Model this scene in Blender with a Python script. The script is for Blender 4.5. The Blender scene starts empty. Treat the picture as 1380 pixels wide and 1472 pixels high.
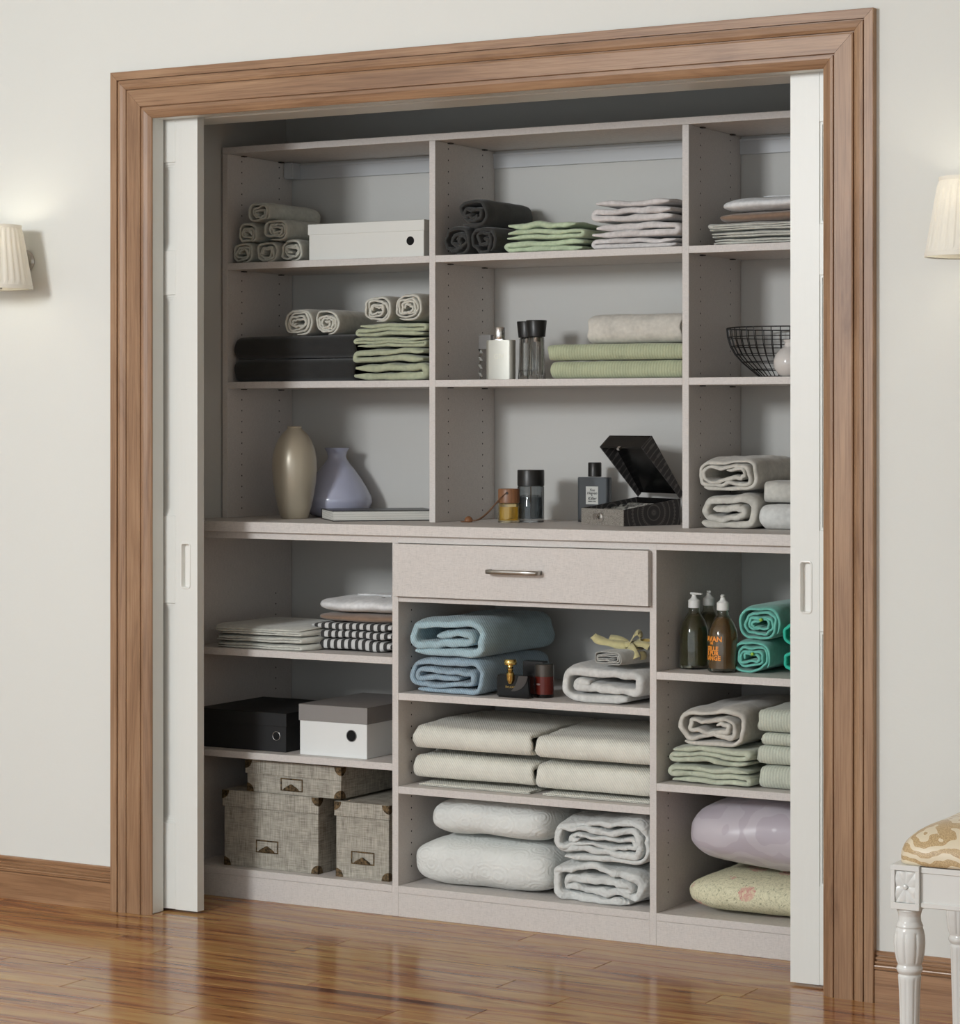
import bpy, bmesh, math, random
from mathutils import Vector, Matrix, noise

# ---------------------------------------------------------------- camera, world, light, exposure
S = bpy.context.scene
C = S.collection
cam_d = bpy.data.cameras.new('camera'); cam = bpy.data.objects.new('camera', cam_d); C.objects.link(cam)
cam.location = (3.629, -5.897, 1.347)
cam.rotation_euler = (math.pi/2, 0, math.radians(29.763))
cam_d.sensor_fit = 'HORIZONTAL'; cam_d.sensor_width = 36.0
cam_d.lens = 3650.0/1380*36
cam_d.shift_y = -(736-606.9)/1380
cam_d.clip_end = 60
S.camera = cam

W_ = bpy.data.worlds.new('studio'); S.world = W_; W_.use_nodes = True
W_.node_tree.nodes['Background'].inputs[0].default_value = (0.88, 0.95, 1.0, 1)
W_.node_tree.nodes['Background'].inputs[1].default_value = 1.25

def area(name, loc, target, sx, sy, power, col):
    d = bpy.data.lights.new(name, 'AREA'); d.shape = 'RECTANGLE'; d.size = sx; d.size_y = sy
    d.energy = power; d.color = col
    o = bpy.data.objects.new(name, d); C.objects.link(o); o.location = loc
    o.rotation_euler = (Vector(target)-Vector(loc)).to_track_quat('-Z', 'Y').to_euler()
    return o
area('ceiling_softbox', (-0.55, -5.6, 2.75), (0.35, 0.0, 1.15), 0.75, 1.3, 240, (0.94, 0.975, 1.0))
S.view_settings.view_transform = 'Standard'; S.view_settings.look = 'None'
S.view_settings.gamma = 1.0; S.view_settings.use_curve_mapping = False
S.view_settings.exposure = 0.0

# ---------------------------------------------------------------- helpers
PI = math.pi
R = random.Random(7)
def sl(c):
    c = [v/255 for v in c]
    return tuple(v/12.92 if v <= 0.04045 else ((v+0.055)/1.055)**2.4 for v in c)+(1,)

class NT:
    def __init__(s, name):
        s.m = bpy.data.materials.new(name); s.m.use_nodes = True
        s.t = s.m.node_tree; s.b = s.t.nodes['Principled BSDF']; s.out = s.t.nodes['Material Output']
        s.tc = s.t.nodes.new('ShaderNodeTexCoord'); s.co = s.tc.outputs['Object']
    def n(s, typ, **k):
        nd = s.t.nodes.new('ShaderNode'+typ)
        for a, v in k.items():
            if a.startswith('_'): setattr(nd, a[1:], v)
            else:
                key = a.replace('0', ' ') if not a.isdigit() else int(a)
                nd.inputs[key].default_value = v
        return nd
    def l(s, a, b): s.t.links.new(a, b)
    def map(s, scale=(1, 1, 1), rot=(0, 0, 0), loc=(0, 0, 0), src=None):
        m = s.n('Mapping'); m.inputs['Scale'].default_value = scale; m.inputs['Rotation'].default_value = rot
        m.inputs['Location'].default_value = loc; s.l(src or s.co, m.inputs['Vector']); return m.outputs[0]
    def noise(s, vec, scale, detail=3, rough=.5, dist=0):
        n = s.n('TexNoise'); n.inputs['Scale'].default_value = scale; n.inputs['Detail'].default_value = detail
        n.inputs['Roughness'].default_value = rough; n.inputs['Distortion'].default_value = dist
        s.l(vec, n.inputs['Vector']); return n.outputs['Fac']
    def ramp(s, fac, stops, interp='LINEAR'):
        r = s.n('ValToRGB'); e = r.color_ramp.elements; r.color_ramp.interpolation = interp
        while len(e) < len(stops): e.new(0.5)
        for i, (p, c) in enumerate(stops): e[i].position = p; e[i].color = c
        s.l(fac, r.inputs[0]); return r.outputs[0]
    def mix(s, fac, a, b, mode='MIX'):
        m = s.n('MixRGB', _blend_type=mode)
        for i, v in enumerate((fac, a, b)):
            if hasattr(v, 'links'): s.l(v, m.inputs[i])
            else: m.inputs[i].default_value = v
        return m.outputs[0]
    def math(s, op, a, b=0.0):
        m = s.n('Math', _operation=op)
        for i, v in enumerate((a, b)):
            if hasattr(v, 'links'): s.l(v, m.inputs[i])
            else: m.inputs[i].default_value = v
        return m.outputs[0]
    def bump(s, h, strength=.5, dist=.001):
        b = s.n('Bump'); b.inputs['Strength'].default_value = strength; b.inputs['Distance'].default_value = dist
        s.l(h, b.inputs['Height']); s.l(b.outputs[0], s.b.inputs['Normal']); return b
    def col(s, c):
        if hasattr(c, 'links'): s.l(c, s.b.inputs['Base Color'])
        else: s.b.inputs['Base Color'].default_value = c
    def set(s, **k):
        for a, v in k.items(): s.b.inputs[a.replace('_', ' ')].default_value = v
        return s

def m_plain(name, c, rough=.5, metal=0, **k):
    n = NT(name); n.col(sl(c)); n.set(Roughness=rough, Metallic=metal, **k)
    f = n.noise(n.map((60, 60, 60)), 1.0, 2)
    n.l(n.math('ADD', n.math('MULTIPLY', f, .08), rough-.04), n.b.inputs['Roughness'])
    return n.m

def m_laminate(name, c=(212, 206, 201)):
    n = NT(name)
    a = n.noise(n.map((900, 900, 90)), 1, 2); b = n.noise(n.map((80, 900, 900)), 1, 2); d = n.noise(n.map((90, 90, 800)), 1, 2)
    w = n.math('ADD', n.math('MULTIPLY', a, .34), n.math('ADD', n.math('MULTIPLY', b, .33), n.math('MULTIPLY', d, .33)))
    lo = tuple(v*.925 for v in c); hi = tuple(min(255, v*1.04) for v in c)
    n.col(n.ramp(w, [(.36, sl(lo)), (.5, sl(c)), (.64, sl(hi))])); n.set(Roughness=.55)
    n.bump(w, .25, .0006); return n.m

def m_wood(name, axis='Z', tones=((128, 95, 69), (156, 121, 91), (175, 140, 108)), rough=.42, seed=0):
    n = NT(name)
    k = {'X': (1.4, 15, 15), 'Z': (15, 15, 1.4)}[axis]
    k2 = {'X': (5, 240, 240), 'Z': (240, 240, 5)}[axis]
    g = n.noise(n.map(k, loc=(seed, seed*2, seed*3)), 1.0, 5, .6, 1.6)
    f = n.noise(n.map(k2), 1.0, 3, .6)
    base = n.ramp(g, [(.25, sl(tones[0])), (.46, sl(tones[1])), (.70, sl(tones[2]))])
    fine = n.ramp(f, [(.3, (.62, .58, .55, 1)), (.55, (1, 1, 1, 1))])
    n.col(n.mix(.75, base, fine, 'MULTIPLY')); n.set(Roughness=rough)
    n.bump(f, .25, .0006); return n.m

def m_floor(name):
    n = NT(name)
    oi = n.n('ObjectInfo'); off = n.n('CombineXYZ')
    n.l(n.math('MULTIPLY', oi.outputs['Random'], 37.0), off.inputs[0]); n.l(n.math('MULTIPLY', oi.outputs['Random'], 91.0), off.inputs[1])
    add = n.n('VectorMath', _operation='ADD'); n.l(n.co, add.inputs[0]); n.l(off.outputs[0], add.inputs[1])
    v = add.outputs[0]
    g = n.noise(n.map((.9, 8, 1), src=v), 1.0, 6, .6, 2.6)
    st = n.noise(n.map((.9, 16, 1), loc=(5, 3, 0), src=v), 1.0, 5, .65, 2.2)
    fi = n.noise(n.map((10, 260, 1), src=v), 1.0, 3, .6)
    base = n.ramp(g, [(.29, sl((112, 68, 48))), (.41, sl((158, 104, 70))), (.52, sl((182, 138, 88))), (.70, sl((196, 162, 104)))])
    dark = n.ramp(st, [(.27, (.16, .10, .07, 1)), (.35, (.50, .36, .30, 1)), (.45, (1, 1, 1, 1))])
    c = n.mix(.9, base, dark, 'MULTIPLY')
    c = n.mix(.32, c, n.ramp(fi, [(.3, (.7, .66, .62, 1)), (.6, (1, 1, 1, 1))]), 'MULTIPLY')
    c = n.mix(1, c, n.ramp(oi.outputs['Random'], [(0, (.86, .80, .78, 1)), (.5, (1, .97, .93, 1)), (1, (1, 1, .96, 1))]), 'MULTIPLY')
    n.col(c); n.set(Roughness=.13, Specular_IOR_Level=.28)
    n.l(n.math('ADD', n.math('MULTIPLY', g, .10), .11), n.b.inputs['Roughness'])
    n.bump(fi, .06, .0004); return n.m

def m_wall(name, c):
    n = NT(name); f = n.noise(n.map((140, 140, 140)), 1, 4); g = n.noise(n.map((1.5, 1.5, 1.5)), 1, 2)
    n.col(n.mix(n.math('MULTIPLY', g, .25), sl(c), sl(tuple(v*.965 for v in c)))); n.set(Roughness=.85); n.bump(f, .2, .0008); return n.m

def m_paint(name, c, grain=True):
    n = NT(name); f = n.noise(n.map((160, 160, 7)), 1, 3, .6, .8)
    n.col(n.mix(n.math('MULTIPLY', f, .3), sl(c), sl(tuple(v*.95 for v in c)))); n.set(Roughness=.38); n.bump(f, .3, .0006); return n.m

def m_fabric(name, c, kind='terry', amp=1.0, dark=.82):
    n = NT(name)
    if kind == 'terry': h = n.noise(n.map((420, 420, 420)), 1, 2)
    elif kind == 'plain': h = n.noise(n.map((90, 90, 90)), 1, 4)
    elif kind == 'twill':
        w = n.n('TexWave', _wave_type='BANDS', _bands_direction='DIAGONAL'); w.inputs['Scale'].default_value = 55
        w.inputs['Distortion'].default_value = 1.2; w.inputs['Detail'].default_value = 2
        n.l(n.map((1.6, 1, 1)), w.inputs['Vector']); h = n.math('ADD', n.math('MULTIPLY', w.outputs['Fac'], .8), n.math('MULTIPLY', n.noise(n.map((300, 300, 300)), 1, 2), .5))
    elif kind == 'rib':
        w = n.n('TexWave', _wave_type='BANDS', _bands_direction='X'); w.inputs['Scale'].default_value = 38
        w.inputs['Distortion'].default_value = 1.5; w.inputs['Detail'].default_value = 2
        n.l(n.co, w.inputs['Vector']); h = n.math('ADD', n.math('MULTIPLY', w.outputs['Fac'], .6), n.math('MULTIPLY', n.noise(n.map((300, 300, 300)), 1, 2), .7))
    elif kind == 'quilt':
        vo = n.n('TexVoronoi', _feature='F1'); vo.inputs['Scale'].default_value = 20
        n.l(n.map((1, 1, 1.2)), vo.inputs['Vector'])
        rings = n.math('SINE', n.math('MULTIPLY', vo.outputs['Distance'], 26))
        h = n.math('ADD', n.math('MULTIPLY', rings, .35), n.math('MULTIPLY', n.noise(n.map((60, 60, 60)), 1, 4, .6, 1.5), 2.2))
    lowf = n.noise(n.map((22, 22, 22)), 1, 3)
    fac = n.math('ADD', n.math('MULTIPLY', h, .35 if kind not in ('quilt',) else .12), n.math('MULTIPLY', lowf, .5))
    n.col(n.ramp(fac, [(.2, sl(tuple(v*dark for v in c))), (.62, sl(c))]))
    n.set(Roughness=.92, Sheen_Weight=.25, Sheen_Roughness=.5)
    n.bump(h, .6*amp, {'terry': .0016, 'plain': .0012, 'twill': .0016, 'rib': .0014, 'quilt': .0021}[kind]); return n.m

def m_glass(name, c, rough=.02, ior=1.45, trans=1.0):
    n = NT(name); n.col(sl(c)); n.set(Roughness=rough, IOR=ior, Transmission_Weight=trans)
    f = n.noise(n.map((80, 80, 80)), 1, 2); n.bump(f, .02, .0003); return n.m

def link(name, me, mat, parent=None, smooth=False):
    o = bpy.data.objects.new(name, me); C.objects.link(o)
    if mat: me.materials.append(mat)
    if smooth:
        for p in me.polygons: p.use_smooth = True
    if parent: o.parent = parent
    return o
def from_bm(name, bm, mat, parent=None, smooth=False, loc=None):
    me = bpy.data.meshes.new(name); bmesh.ops.recalc_face_normals(bm, faces=bm.faces); bm.to_mesh(me); bm.free()
    o = link(name, me, mat, parent, smooth)
    if loc: o.location = loc
    return o
def from_py(name, v, f, mat, parent=None, smooth=True, loc=None):
    me = bpy.data.meshes.new(name); me.from_pydata(v, [], f); me.update()
    bm = bmesh.new(); bm.from_mesh(me); bmesh.ops.recalc_face_normals(bm, faces=bm.faces); bm.to_mesh(me); bm.free()
    o = link(name, me, mat, parent, smooth)
    if loc: o.location = loc
    return o
def box(name, a, b, mat, parent=None, bev=.0012, bm=None):
    own = bm is None
    q = bmesh.new()
    bmesh.ops.create_cube(q, size=1)
    for v in q.verts: v.co = Vector(((a[i]+b[i])/2+v.co[i]*(b[i]-a[i]) for i in range(3)))
    if bev: bmesh.ops.bevel(q, geom=list(q.edges), offset=bev, segments=1, affect='EDGES')
    if own: return from_bm(name, q, mat, parent)
    me = bpy.data.meshes.new('t'); q.to_mesh(me); q.free(); bm.from_mesh(me); bpy.data.meshes.remove(me)
def tag(o, label=None, cat=None, group=None, kind=None):
    if label: o['label'] = label
    if cat: o['category'] = cat
    if group: o['group'] = group
    if kind: o['kind'] = kind
    return o
def thing(name, label, cat, loc=(0, 0, 0), rz=0, group=None):
    o = bpy.data.objects.new(name, None); C.objects.link(o); o.location = loc; o.rotation_euler = (0, 0, rz)
    o.empty_display_size = .02
    return tag(o, label, cat, group)
def structure(o): o['kind'] = 'structure'; return o
def lathe(name, prof, mat, parent=None, seg=48, smooth=True, flute=None, loc=None, angle=35):
    v = []; f = []
    for (r, z) in prof:
        for k in range(seg):
            a = 2*PI*k/seg; rr = r
            if flute: rr = r*(1-flute(z, a))
            v.append((rr*math.cos(a), rr*math.sin(a), z))
    n = len(prof)
    for i in range(n-1):
        for k in range(seg):
            k2 = (k+1) % seg
            f.append((i*seg+k, i*seg+k2, (i+1)*seg+k2, (i+1)*seg+k))
    f.append(tuple(reversed(range(seg)))); f.append(tuple((n-1)*seg+k for k in range(seg)))
    o = from_py(name, v, f, mat, parent, smooth, loc)
    if smooth: sharp(o, angle)
    return o
def sharp(o, deg=35):
    me = o.data; bm = bmesh.new(); bm.from_mesh(me)
    for e in bm.edges:
        if len(e.link_faces) == 2 and e.calc_face_angle(0) > math.radians(deg): e.smooth = False
    bm.to_mesh(me); bm.free()
def tube(name, pts, r, mat, parent=None, seg=6, closed=False):
    bm = bmesh.new(); tube_bm(bm, pts, r, seg, closed); return from_bm(name, bm, mat, parent, True)
def tube_bm(bm, pts, r, seg=6, closed=False):
    pts = [Vector(p) for p in pts]; n = len(pts); rings = []; up = Vector((0, 0, 1))
    t0 = (pts[1]-pts[0]).normalized()
    nrm = t0.cross(up); nrm = nrm.normalized() if nrm.length > .1 else t0.cross(Vector((1, 0, 0))).normalized()
    for i, p in enumerate(pts):
        t = (pts[(i+1) % n]-pts[i-1]) if (closed or 0 < i < n-1) else (pts[1]-pts[0] if i == 0 else pts[-1]-pts[-2])
        t.normalize(); nrm = (nrm-t*nrm.dot(t)).normalized(); b = t.cross(nrm)
        rr = r[i] if isinstance(r, (list, tuple)) else r
        rings.append([bm.verts.new(p+(nrm*math.cos(2*PI*k/seg)+b*math.sin(2*PI*k/seg))*rr) for k in range(seg)])
    for i in range(n if closed else n-1):
        A, B = rings[i], rings[(i+1) % n]
        for k in range(seg): bm.faces.new((A[k], A[(k+1) % seg], B[(k+1) % seg], B[k]))
    if not closed: bm.faces.new(list(reversed(rings[0]))); bm.faces.new(rings[-1])
def prism(name, poly, y0, y1, mat, parent=None, bev=0):
    """polygon in XZ extruded along Y"""
    bm = bmesh.new(); A = [bm.verts.new((x, y0, z)) for x, z in poly]; B = [bm.verts.new((x, y1, z)) for x, z in poly]
    bm.faces.new(A); bm.faces.new(list(reversed(B)))
    for i in range(len(poly)): j = (i+1) % len(poly); bm.faces.new((A[i], B[i], B[j], A[j]))
    if bev: bmesh.ops.bevel(bm, geom=list(bm.edges), offset=bev, segments=2, affect='EDGES')
    return from_bm(name, bm, mat, parent)
def rbox(name, w, d, h, r, mat, parent=None, loc=(0, 0, 0), seg=5, bev=.0015):
    """upright box with rounded vertical corners, base at loc"""
    bm = bmesh.new(); P = []
    for cx, cy, a0 in ((w/2-r, d/2-r, 0), (-w/2+r, d/2-r, PI/2), (-w/2+r, -d/2+r, PI), (w/2-r, -d/2+r, 1.5*PI)):
        for k in range(seg+1):
            a = a0+PI/2*k/seg; P.append((cx+r*math.cos(a), cy+r*math.sin(a)))
    A = [bm.verts.new((x, y, 0)) for x, y in P]; B = [bm.verts.new((x, y, h)) for x, y in P]
    n = len(P); bot = bm.faces.new(list(reversed(A))); top = bm.faces.new(B)
    for i in range(n): j = (i+1) % n; bm.faces.new((A[i], A[j], B[j], B[i]))
    if bev: bmesh.ops.bevel(bm, geom=list(top.edges)+list(bot.edges), offset=bev, segments=2, affect='EDGES')
    o = from_bm(name, bm, mat, parent, True, loc); sharp(o, 40); return o
def text(name, body, size, mat, parent, loc, rot=(PI/2, 0, 0), bold=0.0, shear=0, align='CENTER', wrap=None, spacing=1.0, ext=.0002):
    cu = bpy.data.curves.new('t', 'FONT'); cu.body = body; cu.size = size; cu.extrude = ext; cu.align_x = align
    cu.offset = bold; cu.shear = shear; cu.space_line = spacing; cu.resolution_u = 2
    t = bpy.data.objects.new('t', cu); C.objects.link(t)
    bpy.context.view_layer.update()
    me = bpy.data.meshes.new_from_object(t.evaluated_get(bpy.context.evaluated_depsgraph_get()))
    bpy.data.objects.remove(t); bpy.data.curves.remove(cu)
    if wrap:
        r, a0 = wrap
        for v in me.vertices:
            a = a0+v.co.x/r; rr = r+v.co.z+.0003
            v.co = Vector((rr*math.cos(a), rr*math.sin(a), v.co.y))
        rot = (0, 0, 0)
    me.materials.clear()
    o = link(name, me, mat, parent); o.location = loc; o.rotation_euler = rot
    return o

# ---- cloth: a sheet of given thickness following a folded or rolled section, run along an axis
def cp(v, e=.78): return math.copysign(abs(v)**e, v)
def stadium(a, b, u):
    """point at fraction u of the outline of a flat-sided oval, starting at bottom centre"""
    st = max(a-b, 0); b = min(a, b) if a < b*.3 else b; rr = min(a, b); per = 4*st+2*PI*rr; d = (u % 1)*per
    segs = ((st, 0), (PI*rr, 1), (2*st, 2), (PI*rr, 3), (st, 4))
    for L, k in segs:
        if d <= L or k == 4:
            if k == 0: return (d, -b)
            if k == 1: t = d/rr-PI/2; return (st+rr*cp(math.cos(t)), b*cp(math.sin(t)))
            if k == 2: return (st-d, b)
            if k == 3: t = d/rr+PI/2; return (-st+rr*cp(math.cos(t)), b*cp(math.sin(t)))
            return (-st+d, -b)
        d -= L
def spiral(W, H, th, pitch, turns=None, p=2.0, a0=-PI/2, ccw=True, jit=.35, seed=0, nper=None):
    if turns is None: turns = max(.8, (H/2-1.15*th)/pitch)
    if nper is None: nper = 44 if W < 1.6*H else 84
    pts = []; N = int(turns*nper); rs = random.Random(seed); o1, o2 = rs.random()*9, rs.random()*9
    f0 = (a0+PI/2)/(2*PI)
    for i in range(N+1):
        t = i/nper; u = f0+(1 if ccw else -1)*t
        j = (noise.noise(Vector((o1, t*5.1, o2)))+.6*noise.noise(Vector((o2, t*14.0, o1))))*jit*pitch*min(1, t*1.2)
        k = pitch*(t if t > 1 else t**4)+j
        a = max(W/2-th/2-k, th*.6); b = max(H/2-th/2-k, th*.3)
        x, z = stadium(a, b, u)
        pts.append((x, H/2+z))
    return pts
def zigzag(W, H, n, th, seed=0, sag=.004, first=1, loose=.012):
    rs = random.Random(seed); ph = H/n; r = ph/2; pts = []; d = first
    for i in range(n):
        z = (i+.5)*ph; e0 = rs.random()*loose; e1 = rs.random()*loose
        u0, u1 = -W/2+r+e0, W/2-r-e1
        if d < 0: u0, u1 = u1, u0
        m = 26; s0 = rs.random()*10
        for k in range(m+1):
            t = k/m; u = u0+(u1-u0)*t
            pts.append((u, z+(sag*noise.noise(Vector((u*9, 3.3, seed*1.7)))+ph*.28*noise.noise(Vector((u*17, s0, 2.2))))*math.sin(PI*t)))
        if i < n-1:
            cx = u1; 
            for k in range(1, 8):
                a = PI*k/8; pts.append((cx+d*r*math.sin(a), z+r-r*math.cos(a)))
        d = -d
    return pts
def cloth(name, sec, th, L, mat, loc, axis='Y', label=None, cat='towel', group=None, seed=0, amp=.003, freq=9, edge=.004,
          soft=.07, rz=0, parent=None, lean=0, rows=None, belly=0):
    P = [Vector((a, b)) for a, b in sec]; N = len(P); T = []
    for i in range(N):
        d = P[min(i+1, N-1)]-P[max(i-1, 0)]; d.normalize(); T.append(Vector((-d.y, d.x)))
    # smooth normals
    T = [((T[max(i-1, 0)]+T[i]*2+T[min(i+1, N-1)])).normalized() for i in range(N)]
    e = min(th*.75, .012); M = rows or 16
    ys = [0, e*.18, e*.55, e*1.1]+[e*1.1+(L-2.2*e)*k/M for k in range(1, M)]+[L-e*1.1, L-e*.55, L-e*.18, L]
    fs = [.42, .78, .95, 1]+[1]*(M-1)+[1, .95, .78, .42]
    zm = max(p.y for p in P); V = []; rs = random.Random(seed*13+5); sx = rs.random()*50
    tv = [(1+.22*noise.noise(Vector((i*.09, sx, 1.3))))*(.45+.55*min(1, min(i, N-1-i)/4)) for i in range(N)]
    for y, f in zip(ys, fs):
        u = min(y, L-y)/L; env = 1-soft*max(0, 1-u/.16)**2
        row = []
        for side in (1, -1):
            rng = range(N) if side == 1 else range(N-1, -1, -1)
            for i in rng:
                q = P[i]+T[i]*(side*th/2*f*tv[i])
                wob = edge*noise.noise(Vector((P[i].x*26, P[i].y*40, sx+i*.02)))*(1-min(1, (y if y < L/2 else L-y)/(L*.3)))
                x = q.x*(1+(env-1)*.5); z = q.y*env
                z += belly*math.sin(PI*y/L)*(z/zm if zm else 0)
                yy = y+(wob if y < L/2 else -wob)
                nv = noise.noise_vector(Vector((x*freq+sx, yy*freq*.8, z*freq*1.3)))
                nv2 = noise.noise_vector(Vector((x*freq*3.1+sx, yy*freq*2.2, z*freq*3.6+7)))
                x += nv.x*amp+nv2.x*amp*.4; z += (nv.z*amp+nv2.z*amp*.4)*min(1, z/(zm*.25+1e-6)); yy += nv.y*amp*.5
                x += lean*z
                row.append((x, yy, z))
        V.append(row)
    zmin = min(v[2] for r in V for v in r)
    zk = min(1, (zm+th/2-.0006)/(max(v[2] for r in V for v in r)-zmin))
    n2 = 2*N; verts = []; F = []
    for r in V:
        for (x, y, z) in r:
            z = (z-zmin)*zk+.0003
            verts.append((x, y, z) if axis == 'Y' else (-y+L if False else y, x, z))
    for j in range(len(V)-1):
        for i in range(n2):
            k = (i+1) % n2; F.append((j*n2+i, j*n2+k, (j+1)*n2+k, (j+1)*n2+i))
    for j0, rev in ((0, False), ((len(V)-1)*n2, True)):
        for i in range(N-1):
            q = (j0+i, j0+i+1, j0+n2-2-i, j0+n2-1-i); F.append(q[::-1] if rev else q)
    o = from_py(name, verts, F, mat, parent, True)
    o.location = loc; o.rotation_euler = (0, 0, rz)
    return tag(o, label, cat, group) if label else o
def pillow(name, W, D, H, mat, loc, label, cat, n=3.2, nz=2.3, seed=0, amp=.004, group=None, res=22, fx=0, parent=None, flat=.12):
    bm = bmesh.new(); bmesh.ops.create_cube(bm, size=2)
    bmesh.ops.subdivide_edges(bm, edges=list(bm.edges), cuts=res, use_grid_fill=True)
    for v in bm.verts:
        x, y, z = v.co
        rr = (abs(x)**n+abs(y)**n)**(1/n) or 1e-6
        s_ = (rr**nz+abs(z)**nz)**(-1/nz)
        x, y, z = x*s_, y*s_, z*s_
        X = Vector((x*W/2, y*D/2, z*H/2))
        if fx: X.z *= 1-fx*abs(x)**3
        nv = noise.noise_vector(Vector((X.x*8+seed*3, X.y*8, X.z*10))); n2 = noise.noise_vector(Vector((X.x*26+seed, X.y*26, X.z*30)))
        X += nv*amp+n2*amp*.35
        v.co = X
    lo = -H/2*(1-flat)
    for v in bm.verts:
        v.co.z = max(v.co.z, lo)-lo
    top = max(v.co.z for v in bm.verts); zk = min(1, H*(1-flat/2)/top)
    for v in bm.verts: v.co.z = v.co.z*zk+.0003
    o = from_bm(name, bm, mat, parent, True, loc)
    return tag(o, label, cat, group) if label else o

# ---------------------------------------------------------------- materials
LAM = m_laminate('linen_laminate')
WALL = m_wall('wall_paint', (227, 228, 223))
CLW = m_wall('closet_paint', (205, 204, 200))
WHITE = m_paint('door_paint', (232, 233, 228))
WOODV = m_wood('casing_wood', 'Z'); WOODH = m_wood('casing_wood_h', 'X', seed=3)
FLOOR = m_floor('floor_boards')
BLACK = m_plain('black_board', (28, 28, 29), .6)
VOID = m_plain('dark_gap', (12, 11, 11), .9)
STEEL = m_plain('brushed_steel', (176, 172, 166), .3, 1.0)
CHROME = m_plain('chrome', (235, 235, 235), .22, 1.0)
GOLD = m_plain('pale_gold', (226, 196, 120), .2, 1.0)
CAPB = m_plain('satin_black_cap', (52, 51, 50), .35, .6)
PIN = m_plain('shelf_pin', (40, 34, 30), .5)

# ---------------------------------------------------------------- floor, walls, casing, doors
fl = structure(box('floor', (-3.2, -7.0, -.05), (4.8, .56, -.0125), m_plain('subfloor', (70, 45, 30), .8), bev=0))
joints = [.44, .64, -.385, .055, .10+1.06, .66, -.29, .25, -.396, .58, .90, .155, -.044, .45, .8, -.2]
PL = 1.15
mesh_cache = {}
def plank(x0, x1, y0, y1):
    key = (round(x1-x0, 4), round(y1-y0, 4))
    if key not in mesh_cache:
        bm = bmesh.new(); box('', (.0005, .0005, -.012), (x1-x0-.0005, y1-y0-.0005, 0), None, bev=.0012, bm=bm)
        me = bpy.data.meshes.new('plank'); bm.to_mesh(me); bm.free(); me.materials.append(FLOOR); mesh_cache[key] = me
    o = bpy.data.objects.new('plank', mesh_cache[key]); C.objects.link(o); o.parent = fl; o.location = (x0, y0, 0)
for k in range(-6, 20):
    y1 = -.02-.1015*k; y0 = y1-.1015
    j = joints[k % len(joints)]
    xs = [j+PL*i for i in range(-3, 4)]
    for a, b in zip(xs[:-1], xs[1:]):
        if b < -2.0 or a > 3.6: continue
        if k < 0 and (b < -.75 or a > 1.6): continue
        plank(a, b, y0, y1)
# the rest of the floor, nearer the camera, laid the same way
for k in range(20, 66, 1):
    y1 = -.02-.1015*k
    plank(-2.0+(k*.37) % 1-.6, 3.6, y1-.1015, y1)

YW = -.313          # room face of the closet wall
XL, XR, ZT = -.605, 1.381, 2.186
bm = bmesh.new()
box('', (-3.2, YW, 0), (XL-.01, -.08, 2.85), None, bev=0, bm=bm)
box('', (XR+.01, YW, 0), (4.8, -.08, 2.85), None, bev=0, bm=bm)
box('', (XL-.01, YW, ZT+.01), (XR+.01, -.08, 2.85), None, bev=0, bm=bm)
# pockets for the sliding doors are cut out of the two wings
bmesh.ops.delete(bm, geom=list(bm.verts), context='VERTS')
for (a, b) in ((-3.2, XL-.01), (XR+.01, 4.8)):
    box('', (a, YW, 0), (b, -.257, 2.85), None, bev=0, bm=bm)
    box('', (a, -.213, 0), (b, -.08, 2.85), None, bev=0, bm=bm)
box('', (XL-.01, YW, ZT+.01), (XR+.01, -.257, 2.85), None, bev=0, bm=bm)
box('', (XL-.01, -.213, ZT+.01), (XR+.01, -.08, 2.85), None, bev=0, bm=bm)
structure(from_bm('wall_front', bm, WALL))
structure(box('wall_left', (-3.25, -7.0, 0), (-3.2, -.08, 2.85), WALL, bev=0))
structure(box('wall_right', (4.8, -7.0, 0), (4.85, -.08, 2.85), WALL, bev=0))
structure(box('ceiling', (-3.25, -7.0, 2.85), (4.85, .62, 2.9), m_wall('ceiling_paint', (235, 234, 230)), bev=0))
# closet room
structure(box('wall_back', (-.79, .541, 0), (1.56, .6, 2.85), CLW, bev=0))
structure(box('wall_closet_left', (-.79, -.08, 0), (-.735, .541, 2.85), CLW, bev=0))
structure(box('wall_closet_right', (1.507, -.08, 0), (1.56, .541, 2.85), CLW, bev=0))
# jamb lining
def jamb(nm, parts_):
    bm = bmesh.new()
    for a, b in parts_: box('', a, b, None, bev=.002, bm=bm)
    return structure(from_bm(nm, bm, WHITE))
jamb('trim_1', [((XL-.01, YW-.004, 0), (XL+.005, -.257, ZT)), ((XL-.01, -.213, 0), (XL+.005, -.085, ZT))])
jamb('trim_2', [((XR-.005, YW-.004, 0), (XR+.01, -.257, ZT)), ((XR-.005, -.213, 0), (XR+.01, -.085, ZT))])
jamb('trim_3', [((XL-.01, YW-.004, ZT-.006), (XR+.01, -.257, ZT+.01)), ((XL-.01, -.213, ZT-.004), (XR+.01, -.085, ZT+.01))])
# door track in the slot
structure(box('trim_4', (XL, -.247, ZT+.035), (XR, -.223, ZT+.05), STEEL, bev=0))

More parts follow.
